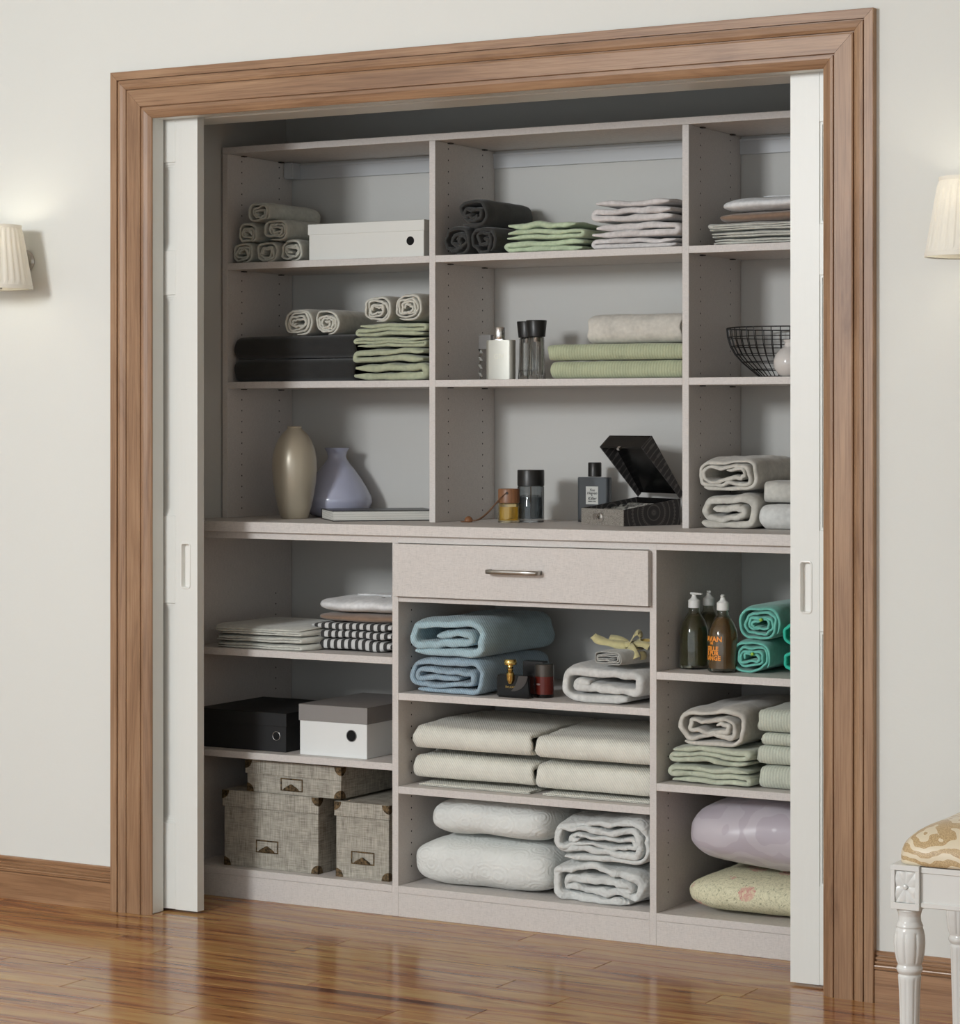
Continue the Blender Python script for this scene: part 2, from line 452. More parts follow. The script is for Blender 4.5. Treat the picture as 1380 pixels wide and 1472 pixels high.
# moulded casing: profile (distance from outer edge, proud of wall)
PROF = [(0, 0), (0, .0195), (.0015, .021), (.0225, .021), (.0232, .0125), (.0254, .0125), (.0265, .0195), (.034, .0205), (.042, .0185), (.049, .0145), (.0500, .0085), (.0520, .0085),
        (.0530, .0155), (.056, .0165), (.098, .0155), (.1000, .0095), (.102, .0095), (.1030, .0145), (.110, .0140), (.120, .0100), (.129, .0050), (.131, .003), (.131, 0)]
def casing(nm, kind, mat):
    bm = bmesh.new(); X0, X1, Z1 = -.726, 1.498+.0, 2.309; g = .0004
    W = .131
    A, B = [], []
    for (w, d) in PROF:
        y = YW-d
        if kind == 'L': A.append((X0+w, y, 0)); B.append((X0+w, y, Z1-w-g))
        elif kind == 'R': A.append((X1-w, y, 0)); B.append((X1-w, y, Z1-w-g))
        else: A.append((X0+w+g, y, Z1-w)); B.append((X1-w-g, y, Z1-w))
    a = [bm.verts.new(p) for p in A]; b = [bm.verts.new(p) for p in B]; n = len(a)
    for i in range(n): j = (i+1) % n; bm.faces.new((a[i], a[j], b[j], b[i]))
    bm.faces.new(a); bm.faces.new(list(reversed(b)))
    return structure(from_bm(nm, bm, mat))
casing('trim_5', 'L', WOODV); casing('trim_6', 'R', WOODV); casing('trim_7', 'T', WOODH)
# baseboards
BP = [(0, 0), (.0150, 0), (.0150, .0755), (.0110, .0760), (.0110, .0775), (.0165, .0785), (.0175, .0810), (.0150, .0830), (.0175, .0850), (.0165, .0875), (.0110, .0885), (.0095, .0900), (.0140, .0915), (.0140, .0960), (.0080, .0975), (.0070, .0995), (.0115, .101), (.0115, .105), (.0055, .1065), (.0045, .1085), (.0085, .110), (.0085, .1165), (.0040, .119), (0, .119)]
def base(nm, x0, x1, mat):
    bm = bmesh.new(); a = [bm.verts.new((x0, YW-d, z)) for d, z in BP]; b = [bm.verts.new((x1, YW-d, z)) for d, z in BP]; n = len(a)
    for i in range(n): j = (i+1) % n; bm.faces.new((a[i], a[j], b[j], b[i]))
    bm.faces.new(a); bm.faces.new(list(reversed(b))); return structure(from_bm(nm, bm, mat))
WOODB = m_wood('skirting_wood', 'X', ((130, 96, 68), (158, 120, 88), (176, 138, 104)), .28, seed=9)
base('baseboard_left', -3.2, -.7262, WOODB); base('baseboard_right', 1.4982, 4.8, WOODB)

# pocket doors: stiles and rails around sunk panels
def door(nm, xe, sgn):
    """xe = leading edge; sgn = direction into the pocket"""
    d = bpy.data.objects.new(nm, None); C.objects.link(d); d['kind'] = 'structure'; d.location = (xe, -.25, 0)
    Wd = .98; st = .074; T = .03; z0, z1 = .007, ZT+.02
    zs = [(.243, .848), (1.090, 1.697), (1.820, 2.062)]
    def bx(name, xa, xb, za, zb, ya=0, yb=T, bev=.0015):
        a, b = sorted((sgn*xa, sgn*xb)); return box(name, (a, ya, za), (b, yb, zb), WHITE, d, bev)
    # leading stile is pierced for the pull
    px0, px1, pz0, pz1 = .026, .053, .893, 1.013
    bm = bmesh.new()
    for xa, xb, za, zb, ya in ((0, px0, z0, z1, 0), (px1, st, z0, z1, 0), (px0, px1, z0, pz0, 0), (px0, px1, pz1, z1, 0), (px0, px1, pz0, pz1, .018)):
        a, b = sorted((sgn*xa, sgn*xb)); box('', (a, ya, za), (b, T, zb), None, bev=0, bm=bm)
    bmesh.ops.remove_doubles(bm, verts=bm.verts, dist=1e-5)
    from_bm('stile', bm, WHITE, d)
    bx('stile', Wd-st, Wd, z0, z1)
    edges = [z0]+[v for z in zs for v in z]+[z1]
    for i in range(0, len(edges), 2): bx('rail', st, Wd-st, edges[i], edges[i+1])
    for za, zb in zs:
        bx('panel', st, Wd-st, za, zb, .011, .019, 0)
        # stepped moulding round the panel
        bm = bmesh.new()
        for k, (o_, y_) in enumerate(((0, .0035), (.006, .0065), (.012, .009))):
            w = .006
            for xa, xb, zc, zd in ((st+o_, st+o_+w, za+o_, zb-o_), (Wd-st-o_-w, Wd-st-o_, za+o_, zb-o_), (st+o_+w, Wd-st-o_-w, za+o_, za+o_+w), (st+o_+w, Wd-st-o_-w, zb-o_-w, zb-o_)):
                a, b = sorted((sgn*xa, sgn*xb)); box('', (a, y_, zc), (b, .014, zd), None, bev=0, bm=bm)
        from_bm('panel_moulding', bm, WHITE, d)
    # recessed pull: rounded rim and cup
    cx, cz, w, h, r = sgn*(px0+px1)/2, (pz0+pz1)/2, px1-px0, pz1-pz0, .006
    def loop(o_):
        L = []
        for sx, sz, a0 in ((1, 1, 0), (-1, 1, PI/2), (-1, -1, PI), (1, -1, 1.5*PI)):
            for k in range(6):
                a = a0+PI/2*k/5; rr = r+o_
                L.append((cx+sx*(w/2-r)+rr*math.cos(a), cz+sz*(h/2-r)+rr*math.sin(a)))
        return L
    rings = [(loop(.0035), 0), (loop(.0025), -.0022), (loop(.0005), -.0026), (loop(-.001), -.001), (loop(-.0015), .014)]
    bm = bmesh.new(); R_ = [[bm.verts.new((x, y, z)) for x, z in L] for L, y in rings]; n = 24
    for A, B in zip(R_[:-1], R_[1:]):
        for i in range(n): bm.faces.new((A[i], A[(i+1) % n], B[(i+1) % n], B[i]))
    bm.faces.new(R_[-1])
    h_ = from_bm('flush_pull', bm, m_plain('pull_paint', (238, 237, 232), .3), d, True); sharp(h_, 40)
    return d
door('door_1', -.491, -1); door('door_2', 1.256, 1)

# ---------------------------------------------------------------- shelving
def holes(parent, X, ylist, zlist, fs):
    bm = bmesh.new()
    for y in ylist:
        for z in zlist:
            vs = [bm.verts.new((X+fs*.0003, y+.0025*math.cos(a), z+.0025*math.sin(a))) for a in [k*PI/4 for k in range(8)]]
            bm.faces.new(vs)
    o = from_bm('peg_holes', bm, VOID, parent); o['kind'] = 'stuff'
lower = thing('base_cabinet', 'greige linen-textured lower shelving with one wide drawer, below the worktop', 'shelving')
B0, B1 = 0.0, .538
for x in (-.731, -.0192, .7605, 1.4722):
    box('upright', (x, B0, 0), (x+.0192, B1, 1.018), LAM, lower, .0008)
for x0, x1, zs in ((-.7118, -.0192, (.7055, .4155, .0835)), (0, .7605, (.6095, .3545, .0835)), (.7797, 1.4722, (.7045, .418, .0835))):
    for z in zs: box('shelf', (x0, B0+(.0002 if z > .1 else 0), z-.0195), (x1, B1, z), LAM, lower, .0008)
    box('plinth', (x0, B0+.0005, 0), (x1, B0+.019, .0635), LAM, lower, .0006)
    box('top_rail', (x0, B0, 1.018), (x1, B1, 1.0372), LAM, lower, .0006)
for x in (-.731, -.0192, .7605, 1.4722): box('top_rail', (x, B0, 1.018), (x+.0192, B1, 1.0372), LAM, lower, 0)
box('drawer_rail', (0, B0+.001, .858), (.7605, .06, .871), LAM, lower, .0006)
dr = box('drawer', (-.0045, -.0195, .8735), (.7655, -.0005, 1.0165), LAM, lower, .0012)
# drawer pull
def barpts(): 
    P = []
    for x in (-.0785, .0785):
        pass
    return [(-.075, 0, 0), (-.077, -.022, 0), (-.072, -.028, 0), (-.03, -.0295, 0), (.03, -.0295, 0), (.072, -.028, 0), (.077, -.022, 0), (.075, 0, 0)]
bmh = bmesh.new()
def sq_bar(bm, pts, w, h):
    rings = []
    for i, p in enumerate(pts):
        p = Vector(p); t = (Vector(pts[min(i+1, len(pts)-1)])-Vector(pts[max(i-1, 0)])).normalized(); s = Vector((-t.y, t.x, 0))
        rings.append([bm.verts.new(p+s*a*w/2+Vector((0, 0, b*h/2))) for a, b in ((1, .6), (.6, 1), (-.6, 1), (-1, .6), (-1, -.6), (-.6, -1), (.6, -1), (1, -.6))])
    for A, B in zip(rings[:-1], rings[1:]):
        for k in range(8): bm.faces.new((A[k], A[(k+1) % 8], B[(k+1) % 8], B[k]))
    bm.faces.new(rings[0]); bm.faces.new(rings[-1])
sq_bar(bmh, barpts(), .008, .0115)
hp = from_bm('handle', bmh, STEEL, dr, True); hp.location = (.377, -.0197, .9505); hp['label'] = 'brushed steel bar handle'
for X, fs in ((-.7118, 1), (0, 1), (.7797, 1)):
    holes(lower, X, (.069, .452), [.127+.032*k for k in range(23)], fs)
ct = box('worktop', (-.734, -.016, 1.0374), (1.506, .54, 1.0665), LAM, None, .001)
tag(ct, 'long thick greige worktop running between the lower and upper shelves', 'worktop')
upper = thing('upper_shelving', 'greige linen-textured open upper shelving standing on the worktop', 'shelving', (0, 0, 1.0667))
def ub(nm, a, b, bev=.0008): return box(nm, (a[0], a[1], a[2]-1.0667), (b[0], b[1], b[2]-1.0667), LAM, upper, bev)
U0, U1 = .200, .538
for x in (-.7295, -.0212, .7585, 1.472): ub('upright', (x, U0, 1.0667), (x+.0193, U1, 2.134))
for x0, x1 in ((-.7102, -.0212), (-.0019, .7585), (.7778, 1.472)):
    for z in (1.813, 1.465): ub('shelf', (x0, U0+.0002, z-.0195), (x1, U1, z))
    pb = bmesh.new()
    for y in (.272, .467):
        for z in (2.134, 1.7935, 1.4455):
            box('', (x0, y-.004, z-.003-1.0667), (x0+.011, y+.012, z-1.0667-.0003), None, bev=0, bm=pb)
    pn = from_bm('shelf_pins', pb, PIN, upper); pn['kind'] = 'stuff'
ub('top_board', (-.7295, U0, 2.1345), (1.4913, U1, 2.1535))
for X in (-.7102, -.0019, .7778):
    holes(upper, X, (.272, .467), [1.093-1.0667+.032*k for k in range(33)], 1)
# hanging rail along the back wall, with its end bracket
GREY = m_plain('grey_rail', (196, 198, 200), .4)
rl = thing('wall_rail', 'pale grey metal hanging rail on the back wall under the top board', 'rail', (-.708, .54, 2.084))
bm = bmesh.new(); box('', (.03, -.008, 0), (2.17, -.0006, .043), None, bev=.001, bm=bm); box('', (.03, -.011, .036), (2.17, -.0082, .043), None, bev=0, bm=bm)
from_bm('rail', bm, GREY, rl)
prism('end_bracket', [(-.0005, 0), (.032, 0), (.032, .049), (-.0005, .049)], -.052, -.0006, GREY, rl, .003)

# ---------------------------------------------------------------- fabrics
F_SAGE = m_fabric('sage_white', (214, 214, 202), 'plain'); F_IVORY = m_fabric('ivory_terry', (222, 220, 208), 'plain')
F_CHAR = m_fabric('charcoal_terry', (66, 66, 64), 'terry', dark=.6); F_BLK = m_fabric('black_terry', (46, 46, 45), 'terry', dark=.6)
F_LIME = m_fabric('lime_cotton', (206, 222, 188), 'plain'); F_MUTW = m_fabric('mauve_white', (232, 227, 225), 'plain')
F_GRN = m_fabric('sage_green', (190, 196, 166), 'plain'); F_GRNR = m_fabric('ribbed_green', (186, 193, 160), 'rib')
F_LGRN = m_fabric('pale_green', (206, 212, 190), 'plain'); F_PGRN = m_fabric('pale_green_rib', (208, 213, 197), 'rib')
F_BGE = m_fabric('stone_beige', (220, 216, 206), 'plain'); F_BLUE = m_fabric('light_blue', (178, 205, 214), 'twill'); F_BLUE2 = m_fabric('dusty_blue', (162, 185, 200), 'twill')
F_CREAM = m_fabric('cream_twill', (236, 234, 222), 'twill', dark=.88); F_QUILT = m_fabric('white_quilt', (236, 238, 234), 'quilt', dark=.95)
F_WHT = m_fabric('white_cotton', (226, 226, 222), 'plain'); F_TEAL = m_fabric('teal_cotton', (122, 206, 190), 'plain')
F_SHIRT = m_fabric('stone_shirt', (216, 216, 206), 'plain'); F_BRN = m_fabric('brown_cotton', (150, 124, 104), 'plain'); F_WSH = m_fabric('white_shirt', (243, 244, 244), 'plain')

def roll(name, x, y, z, W, H, L, mat, label, group, seed, th=.0072, pitch=.0080, a0=-PI/2, cat='towel', **k):
    return cloth(name, spiral(W, H, th, pitch, p=2.15, a0=a0, seed=seed, jit=.85), th, L, mat, (x, y, z), 'Y', label, cat, group, seed,
                 amp=k.pop('amp', .0022), freq=14, edge=.006, soft=.05, **k)
Z1, Z2, ZC = 1.8133, 1.4653, 1.0668
# --- top shelf, first bay
g = 'small sage-white rolled towels piled in a pyramid'
s = .27
roll('rolled_towel', -.668, .215, Z1, .076, .062, s, F_SAGE, 'sage-white rolled towel, bottom row of the pyramid, against the side panel', g, 1)
roll('rolled_towel', -.582, .215, Z1, .078, .063, s, F_SAGE, 'sage-white rolled towel, bottom row of the pyramid, between two others', g, 2)
roll('rolled_towel', -.497, .215, Z1, .078, .066, s, F_SAGE, 'sage-white rolled towel, bottom row of the pyramid, next to the white box', g, 3)
roll('rolled_towel', -.650, .215, Z1+.060, .070, .061, s, F_SAGE, 'sage-white rolled towel, middle row of the pyramid, farther from the box', g, 4, a0=-1.1)
roll('rolled_towel', -.548, .215, Z1+.061, .084, .069, s, F_SAGE, 'fat sage-white rolled towel, middle row of the pyramid, nearer the box', g, 5, a0=-2.0)
roll('rolled_towel', -.610, .215, Z1+.119, .080, .062, s, F_SAGE, 'sage-white rolled towel on the very top of the pyramid', g, 6, a0=-.6)

HOLE = m_plain('black_inside', (8, 8, 8), .9)
def hole_disc(parent, x, y, z, r, mat=None, ring=None):
    v = [(x+r*math.cos(a), y, z+r*math.sin(a)) for a in [2*PI*k/28 for k in range(28)]]
    o = from_py('finger_hole', v+[(p[0], y+.001, p[2]) for p in v], [tuple(range(28)), tuple(range(55, 27, -1))]+[(i, (i+1) % 28, 28+(i+1) % 28, 28+i) for i in range(28)], mat or HOLE, parent, False)
    if ring:
        tube('grommet', [(x+(r+.0008)*math.cos(2*PI*k/28), y-.0006, z+(r+.0008)*math.sin(2*PI*k/28)) for k in range(28)], .0011, ring, parent, 6, True)
def carton(nm, label, loc, w, d, h, lid_h, mbody, mlid, hole, ring=None, rz=0, ov=.0025):
    t = thing(nm, label, 'box', loc, rz)
    box('body', (0, 0, 0), (w, d, h-.002), mbody, t, .001)
    bm = bmesh.new()
    box('', (-ov, -ov, h-.0015), (w+ov, d+ov, h), None, bev=.0005, bm=bm)
    for a, b in (((-ov, -ov, h-lid_h), (w+ov, -.0004, h)), ((-ov, d+.0004, h-lid_h), (w+ov, d+ov, h)), ((-ov, -.0004, h-lid_h), (-.0004, d+.0004, h)), ((w+.0004, -.0004, h-lid_h), (w+ov, d+.0004, h))):
        box('', a, b, None, bev=.0004, bm=bm)
    from_bm('lid', bm, mlid, t)
    hole_disc(t, hole[0], -.0006, hole[1], hole[2], ring=ring)
    return t
WBOX = m_plain('white_card', (226, 226, 220), .6)
carton('storage_box', 'long low white lidded box with a black finger hole, on the top shelf', (-.436, .218, Z1), .386, .26, .104, .031, WBOX, WBOX, (.342, .045, .0125))

# --- top shelf, middle bay
g = 'charcoal rolled towels'
roll('rolled_towel', .058, .215, Z1, .087, .084, .27, F_CHAR, 'charcoal rolled towel at the bottom of its trio, against the side panel', g, 11, th=.0095, pitch=.0125)
roll('rolled_towel', .144, .215, Z1, .082, .081, .27, F_CHAR, 'charcoal rolled towel at the bottom of its trio, next to the lime green cloths', g, 12, th=.0095, pitch=.0125, a0=-.9)
roll('rolled_towel', .108, .215, Z1+.076, .096, .080, .27, F_CHAR, 'charcoal rolled towel resting on top of two others', g, 13, th=.0095, pitch=.0125, a0=-2.2)
def folded(nm, x, y, z, W, H, L, mat, label, group, seed, n=3, th=None, cat='towel', first=1, **k):
    th = min(th or H/n*.93, H/n*.93)
    k.setdefault('amp', .0045); k.setdefault('freq', 13); k.setdefault('edge', .014)
    return cloth(nm, zigzag(W, H, n, th, seed, sag=k.pop('sag', .004), first=first), th, L, mat, (x, y, z), 'Y', label, cat, group, seed, soft=.06, **k)
g = 'bright lime folded cloths'
folded('folded_cloth', .335, .222, Z1, .255, .036, .28, F_LIME, 'lime green folded cloth at the bottom of its stack', g, 21, 2, first=-1)
folded('folded_cloth', .328, .218, Z1+.0345, .262, .030, .28, F_LIME, 'lime green folded cloth in the middle of its stack', g, 22, 2)
folded('folded_cloth', .325, .222, Z1+.063, .258, .024, .27, F_LIME, 'lime green folded cloth on the top of its stack', g, 23, 1, th=.019)
g = 'off-white folded towels stacked beside the lime cloths'
folded('folded_towel', .612, .222, Z1, .262, .032, .28, F_MUTW, 'off-white folded towel, lowest of the four beside the lime cloths', g, 31, 2, first=-1)
folded('folded_towel', .606, .218, Z1+.031, .272, .042, .28, F_MUTW, 'off-white folded towel, second from the bottom beside the lime cloths', g, 32, 2)
folded('folded_towel', .606, .218, Z1+.072, .268, .042, .28, F_MUTW, 'off-white folded towel, third from the bottom beside the lime cloths', g, 33, 2, first=-1)
folded('folded_towel', .602, .220, Z1+.1125, .262, .024, .27, F_MUTW, 'off-white folded towel, topmost of the four beside the lime cloths', g, 34, 1, th=.019)

# --- shirts
def shirt(x, y, z, W, H, L, mat, label, group, seed, n=3, button=False, rz=0, nm='folded_shirt', cat='shirt'):
    t = thing(nm, label, cat, (x, y, z), rz, group)
    th = H/n*.93
    cloth('body', zigzag(W, H, n, th, seed, sag=.002, loose=.006), th, L, mat, (0, 0, 0), 'Y', None, amp=.0025, freq=8, edge=.004, soft=.28, seed=seed, parent=t)
    if button:
        for dx, dy in ((.02, .10), (.02, .16)):
            lathe('button', [(.0045, 0), (.0052, .0006), (.0045, .0016), (.001, .0016)], m_plain('shirt_button', (235, 235, 230), .3), t, 14, True, None, (dx, dy, H+.0012))
    return t
g = 'pale grey shirts under the brown one, top shelf'
shirt(.995, .215, Z1, .355, .0185, .28, F_SHIRT, 'pale grey folded shirt, lowest under the brown one on the top shelf', g, 41, 2)
shirt(.995, .213, Z1+.0185, .358, .0185, .28, F_SHIRT, 'pale grey folded shirt, second up under the brown one on the top shelf', g, 42, 2)
shirt(.992, .216, Z1+.037, .362, .0235, .28, F_SHIRT, 'pale grey folded shirt lying directly under the brown one on the top shelf', g, 43, 3)
def soft_shirt(x, y, z, W, D, H, mat, label, seed, collar=False, rz=0):
    t = thing('folded_shirt', label, 'shirt', (x, y, z), rz)
    pillow('body', W, D, H, mat, (W/2, D/2, 0), None, None, 4.0, 2.5, seed, .004, parent=t, flat=.25)
    zt = H*.86
    if collar:
        cloth('collar', zigzag(.12, .009, 2, .004, seed, sag=.001, loose=.002), .004, .07, mat, (W*.5, D*.28, zt-.004), 'Y', None, seed=seed, amp=.001, edge=.003, parent=t)
        for dx in (.05, .09):
            lathe('button', [(.0045, 0), (.0052, .0006), (.0045, .0016), (.001, .0016)], m_plain('shirt_button', (170, 168, 165), .3), t, 14, True, None, (W*.5+dx, D*.2, zt-.002))
    return t
soft_shirt(.833, .212, Z1+.0603, .33, .27, .033, F_BRN, 'brown folded shirt between grey and white ones on the top shelf', 44)
soft_shirt(.842, .214, Z1+.0890, .33, .27, .044, F_WSH, 'white folded shirt topmost of the pile on the top shelf', 45, True)

# --- second shelf, first bay: smooth folded towels seen from the fold (section runs along X)
def blanket(nm, x0, y, z, L, D, H, mat, label, group, seed, th=.012, pitch=.015, cat='towel', ccw=False, a0=-PI/2, p=2.6, **k):
    k.setdefault('amp', .003); k.setdefault('freq', 7)
    return cloth(nm, spiral(D, H, th, pitch, p=p, a0=a0, ccw=ccw, seed=seed, jit=.3), th, L, mat, (x0, y+D/2, z), 'X', label, cat, group, seed, edge=.008, soft=k.pop('soft', .035), rows=k.pop('rows', 26), **k)
g = 'thick black folded towels'
blanket('folded_towel', -.700, .212, Z2, .418, .30, .066, F_BLK, 'thick black folded towel lying directly on the shelf', g, 51, .017, .019)
blanket('folded_towel', -.700, .212, Z2+.066, .420, .30, .068, F_BLK, 'thick black folded towel on top of another, under two ivory rolls', g, 52, .017, .019)
g = 'ivory rolled towels on the second shelf'
roll('rolled_towel', -.483, .230, Z2+.1335, .100, .079, .27, F_IVORY, 'ivory rolled towel on the black towels, farther from the green ones', g, 53)
roll('rolled_towel', -.384, .230, Z2+.1335, .086, .074, .27, F_IVORY, 'ivory rolled towel on the black towels, nearer the green ones', g, 54, a0=-1.4)
roll('rolled_towel', -.205, .218, Z2+.166, .096, .077, .26, F_IVORY, 'ivory rolled towel on the green towels, farther from the upright', g, 55)
roll('rolled_towel', -.104, .218, Z2+.168, .092, .079, .26, F_IVORY, 'ivory rolled towel on the green towels, against the upright', g, 56, a0=-2.2)
g = 'sage green folded towels under ivory rolls'
folded('folded_towel', -.164, .214, Z2, .262, .053, .29, F_GRN, 'sage green folded towel, lowest of four under the ivory rolls', g, 57, 2, th=.021, sag=.010)
folded('folded_towel', -.164, .216, Z2+.050, .256, .045, .29, F_GRN, 'sage green folded towel, second up of four under the ivory rolls', g, 58, 2, th=.018, sag=.010, first=-1)
folded('folded_towel', -.158, .216, Z2+.0935, .244, .032, .28, F_GRN, 'sage green folded towel, third up of four under the ivory rolls', g, 59, 3, sag=.008)
folded('folded_towel', -.158, .216, Z2+.1245, .242, .040, .28, F_GRN, 'sage green folded towel, topmost of four under the ivory rolls', g, 60, 3, sag=.010, first=-1)

# --- second shelf, middle bay
def bottle_silver():
    t = thing('perfume_bottle', 'square silver-beige perfume bottle with a chrome cap', 'perfume', (.167, .275, Z2), math.radians(6))
    rbox('body', .083, .032, .110, .012, m_plain('champagne_lacquer', (172, 170, 160), .32, .3), t)
    rbox('collar', .034, .02, .003, .008, CHROME, t, (-.004, 0, .1102), bev=0)
    lathe('cap', [(.0145, 0), (.0150, .001), (.0150, .032), (.0140, .0335)], CHROME, t, 32, True, None, (-.004, 0, .1133))
    text('lettering', 'GIV', .020, m_plain('embossed', (178, 174, 158), .3, .4), t, (0, -.0162, .058))
bottle_silver()
t = thing('perfume_bottle', 'clear zigzag glass bottle with a smoky cap, behind the silver-beige bottle', 'perfume', (.083, .34, Z2))
rbox('cap', .040, .022, .040, .003, m_plain('smoky_cap', (128, 126, 124), .2), t, (0, 0, .088))
bm = bmesh.new(); zz = [0]
L_, R2 = [], []
for i in range(9):
    z = .088*i/8; e = .004 if i % 2 else 0
    L_.append((-.020+e*1.5, z)); R2.append((.020-e*1.5 if i % 2 else .020, z))
prism('glass_body', L_+R2[::-1], -.011, .011, m_glass('clear_glass', (205, 205, 203), .03), t)
t = thing('perfume_bottle', 'small glass bottle with a bright chrome cap, mostly hidden by the silver-beige bottle', 'perfume', (.118, .345, Z2))
rbox('body', .034, .022, .106, .004, m_glass('smoke_glass', (120, 116, 110), .05), t)
lathe('cap', [(.015, 0), (.016, .001), (.016, .018), (.015, .019)], CHROME, t, 28, True, None, (0, 0, .1062))
def tall(x, y, label, h=.163):
    t = thing('perfume_bottle', label, 'perfume', (x, y, Z2), 0, 'tall clear bottles with flared black caps')
    G = m_glass('water_glass', (236, 236, 234), .01)
    lathe('glass_body', [(.0005, 0), (.0245, 0), (.0255, .002), (.0225, .060), (.0215, h-.048), (.017, h-.046), (.015, h-.050), (.0165, .03), (.015, .012), (.0005, .010)], G, t, 40)
    lathe('cap', [(.0235, h-.0455), (.0245, h-.0445), (.0290, h-.002), (.0280, h), (.0270, h), (.0265, h-.001)], CAPB, t, 40)
    lathe('spray_neck', [(.011, h-.060), (.012, h-.052), (.012, h-.047)], STEEL, t, 24)
    lathe('dip_tube', [(.0012, .014), (.0012, h-.061)], m_plain('tube', (210, 210, 205), .3), t, 8)
    text('lettering', 'ARMANI', .0085, m_plain('dark_print', (60, 60, 58), .4), t, (0, 0, .022), wrap=(.0256, -PI/2))
tall(.283, .268, 'tall clear perfume bottle with flared black cap, the whole one in front')
tall(.220, .330, 'tall clear perfume bottle with flared black cap, half hidden behind its twin')
g = 'ribbed green folded towels under a stone towel'
blanket('folded_towel', .353, .214, Z2, .398, .30, .050, F_GRNR, 'ribbed green folded towel lying on the shelf under a like one', g, 61, .014, .016)
blanket('folded_towel', .348, .212, Z2+.0495, .402, .30, .046, F_GRNR, 'ribbed green folded towel just under the stone-coloured one', g, 62, .013, .015, lean=0)
blanket('folded_towel', .458, .232, Z2+.0945, .278, .27, .080, F_BGE, 'stone-coloured folded towel on two ribbed green towels', None, 63, .010, .015, p=2.2)

# --- second shelf, last bay: wire bowl and small vase
def bowl():
    t = thing('wire_bowl', 'black wire grid bowl with a flared open rim', 'bowl', (.976, .383, Z2))
    prof = [(.155, .132), (.1530, .108), (.1455, .084), (.133, .062), (.115, .042), (.092, .022), (.069, .0035)]
    def rad(z):
        for (r0, a), (r1, b) in zip(prof[:-1], prof[1:]):
            if b <= z <= a: return r1+(r0-r1)*(z-b)/(a-b)
        return prof[-1][0]
    BW = m_plain('black_wire', (22, 20, 19), .4)
    for r, z in prof:
        tube('hoop', [(r*math.cos(2*PI*k/56), r*math.sin(2*PI*k/56), z) for k in range(56)], .0019 if z > .13 else .0013, BW, t, 6, True)
    bm = bmesh.new(); tube_bm(bm, [(r+.0016, 0, z) for r, z in prof]+[(.036, 0, .0022), (.0, 0, .0022)], .0013, 5)
    me = bpy.data.meshes.new('rib'); bm.to_mesh(me); bm.free(); me.materials.append(BW)
    for k in range(40):
        o = bpy.data.objects.new('rib', me); C.objects.link(o); o.parent = t; o.rotation_euler = (0, 0, 2*PI*k/40)
bowl()
lathe_v = thing('vase', 'small round glossy white vase beside the wire bowl', 'vase', (1.052, .238, Z2))
lathe('body', [(.0, .002), (.020, 0), (.032, .006), (.043, .022), (.0455, .038), (.041, .056), (.030, .070), (.018, .078), (.015, .088), (.020, .096), (.018, .097), (.013, .088), (.012, .08)], m_plain('white_glaze', (214, 210, 206), .12), lathe_v, 48)

# --- worktop, first bay
t = thing('vase', 'tall slender champagne-coloured vase with a tiny lipped mouth', 'vase', (-.508, .25, ZC))
prof = [(.0, .001), (.036, 0), (.0395, .003), (.048, .030), (.056, .065), (.0625, .105), (.0655, .142), (.0650, .170), (.060, .200), (.050, .226), (.037, .246), (.025, .257), (.0200, .263), (.0215, .267), (.0195, .2685), (.0155, .262), (.012, .25)]
n = NT('champagne_glaze'); n.col(sl((186, 176, 156))); n.set(Roughness=.33, Metallic=.25, Coat_Weight=.3, Coat_Roughness=.25)
lathe('body', prof, n.m, t, 64)
t = thing('vase', 'squat lavender-blue glossy vase with wide belly and flared neck', 'vase', (-.479, .432, ZC))
n = NT('lavender_glaze'); n.col(sl((178, 181, 202))); n.set(Roughness=.16, Coat_Weight=.5, Coat_Roughness=.05)
lathe('body', [(.0, .001), (.058, 0), (.075, .004), (.094, .020), (.1055, .044), (.103, .060), (.090, .085), (.073, .112), (.055, .138), (.038, .158), (.0300, .170), (.0275, .180), (.030, .192), (.0375, .203), (.0365, .204), (.026, .192), (.024, .18), (.027, .168)], n.m, t, 64)
# book
t = thing('book', 'thick white-paged book with thin black covers lying beside the lavender vase', 'book', (-.290, .118, ZC), math.radians(42))
BCOV = m_plain('book_cover', (24, 24, 24), .35); n = NT('pages'); w = n.n('TexWave', _bands_direction='Z'); w.inputs['Scale'].default_value = 95; w.inputs['Distortion'].default_value = .6
n.l(n.map(), w.inputs['Vector']); n.col(n.ramp(w.outputs['Fac'], [(0, sl((176, 175, 168))), (.6, sl((226, 225, 218)))])); n.set(Roughness=.8)
box('page_block', (.002, .002, .0022), (.296, .208, .0278), n.m, t, .0004)
box('cover', (0, 0, .0279), (.300, .21, .0300), BCOV, t, .0004); box('cover', (0, 0, 0), (.300, .21, .0021), BCOV, t, .0004)
box('spine', (0, .2085, .0022), (.300, .2105, .0278), BCOV, t, .0003)

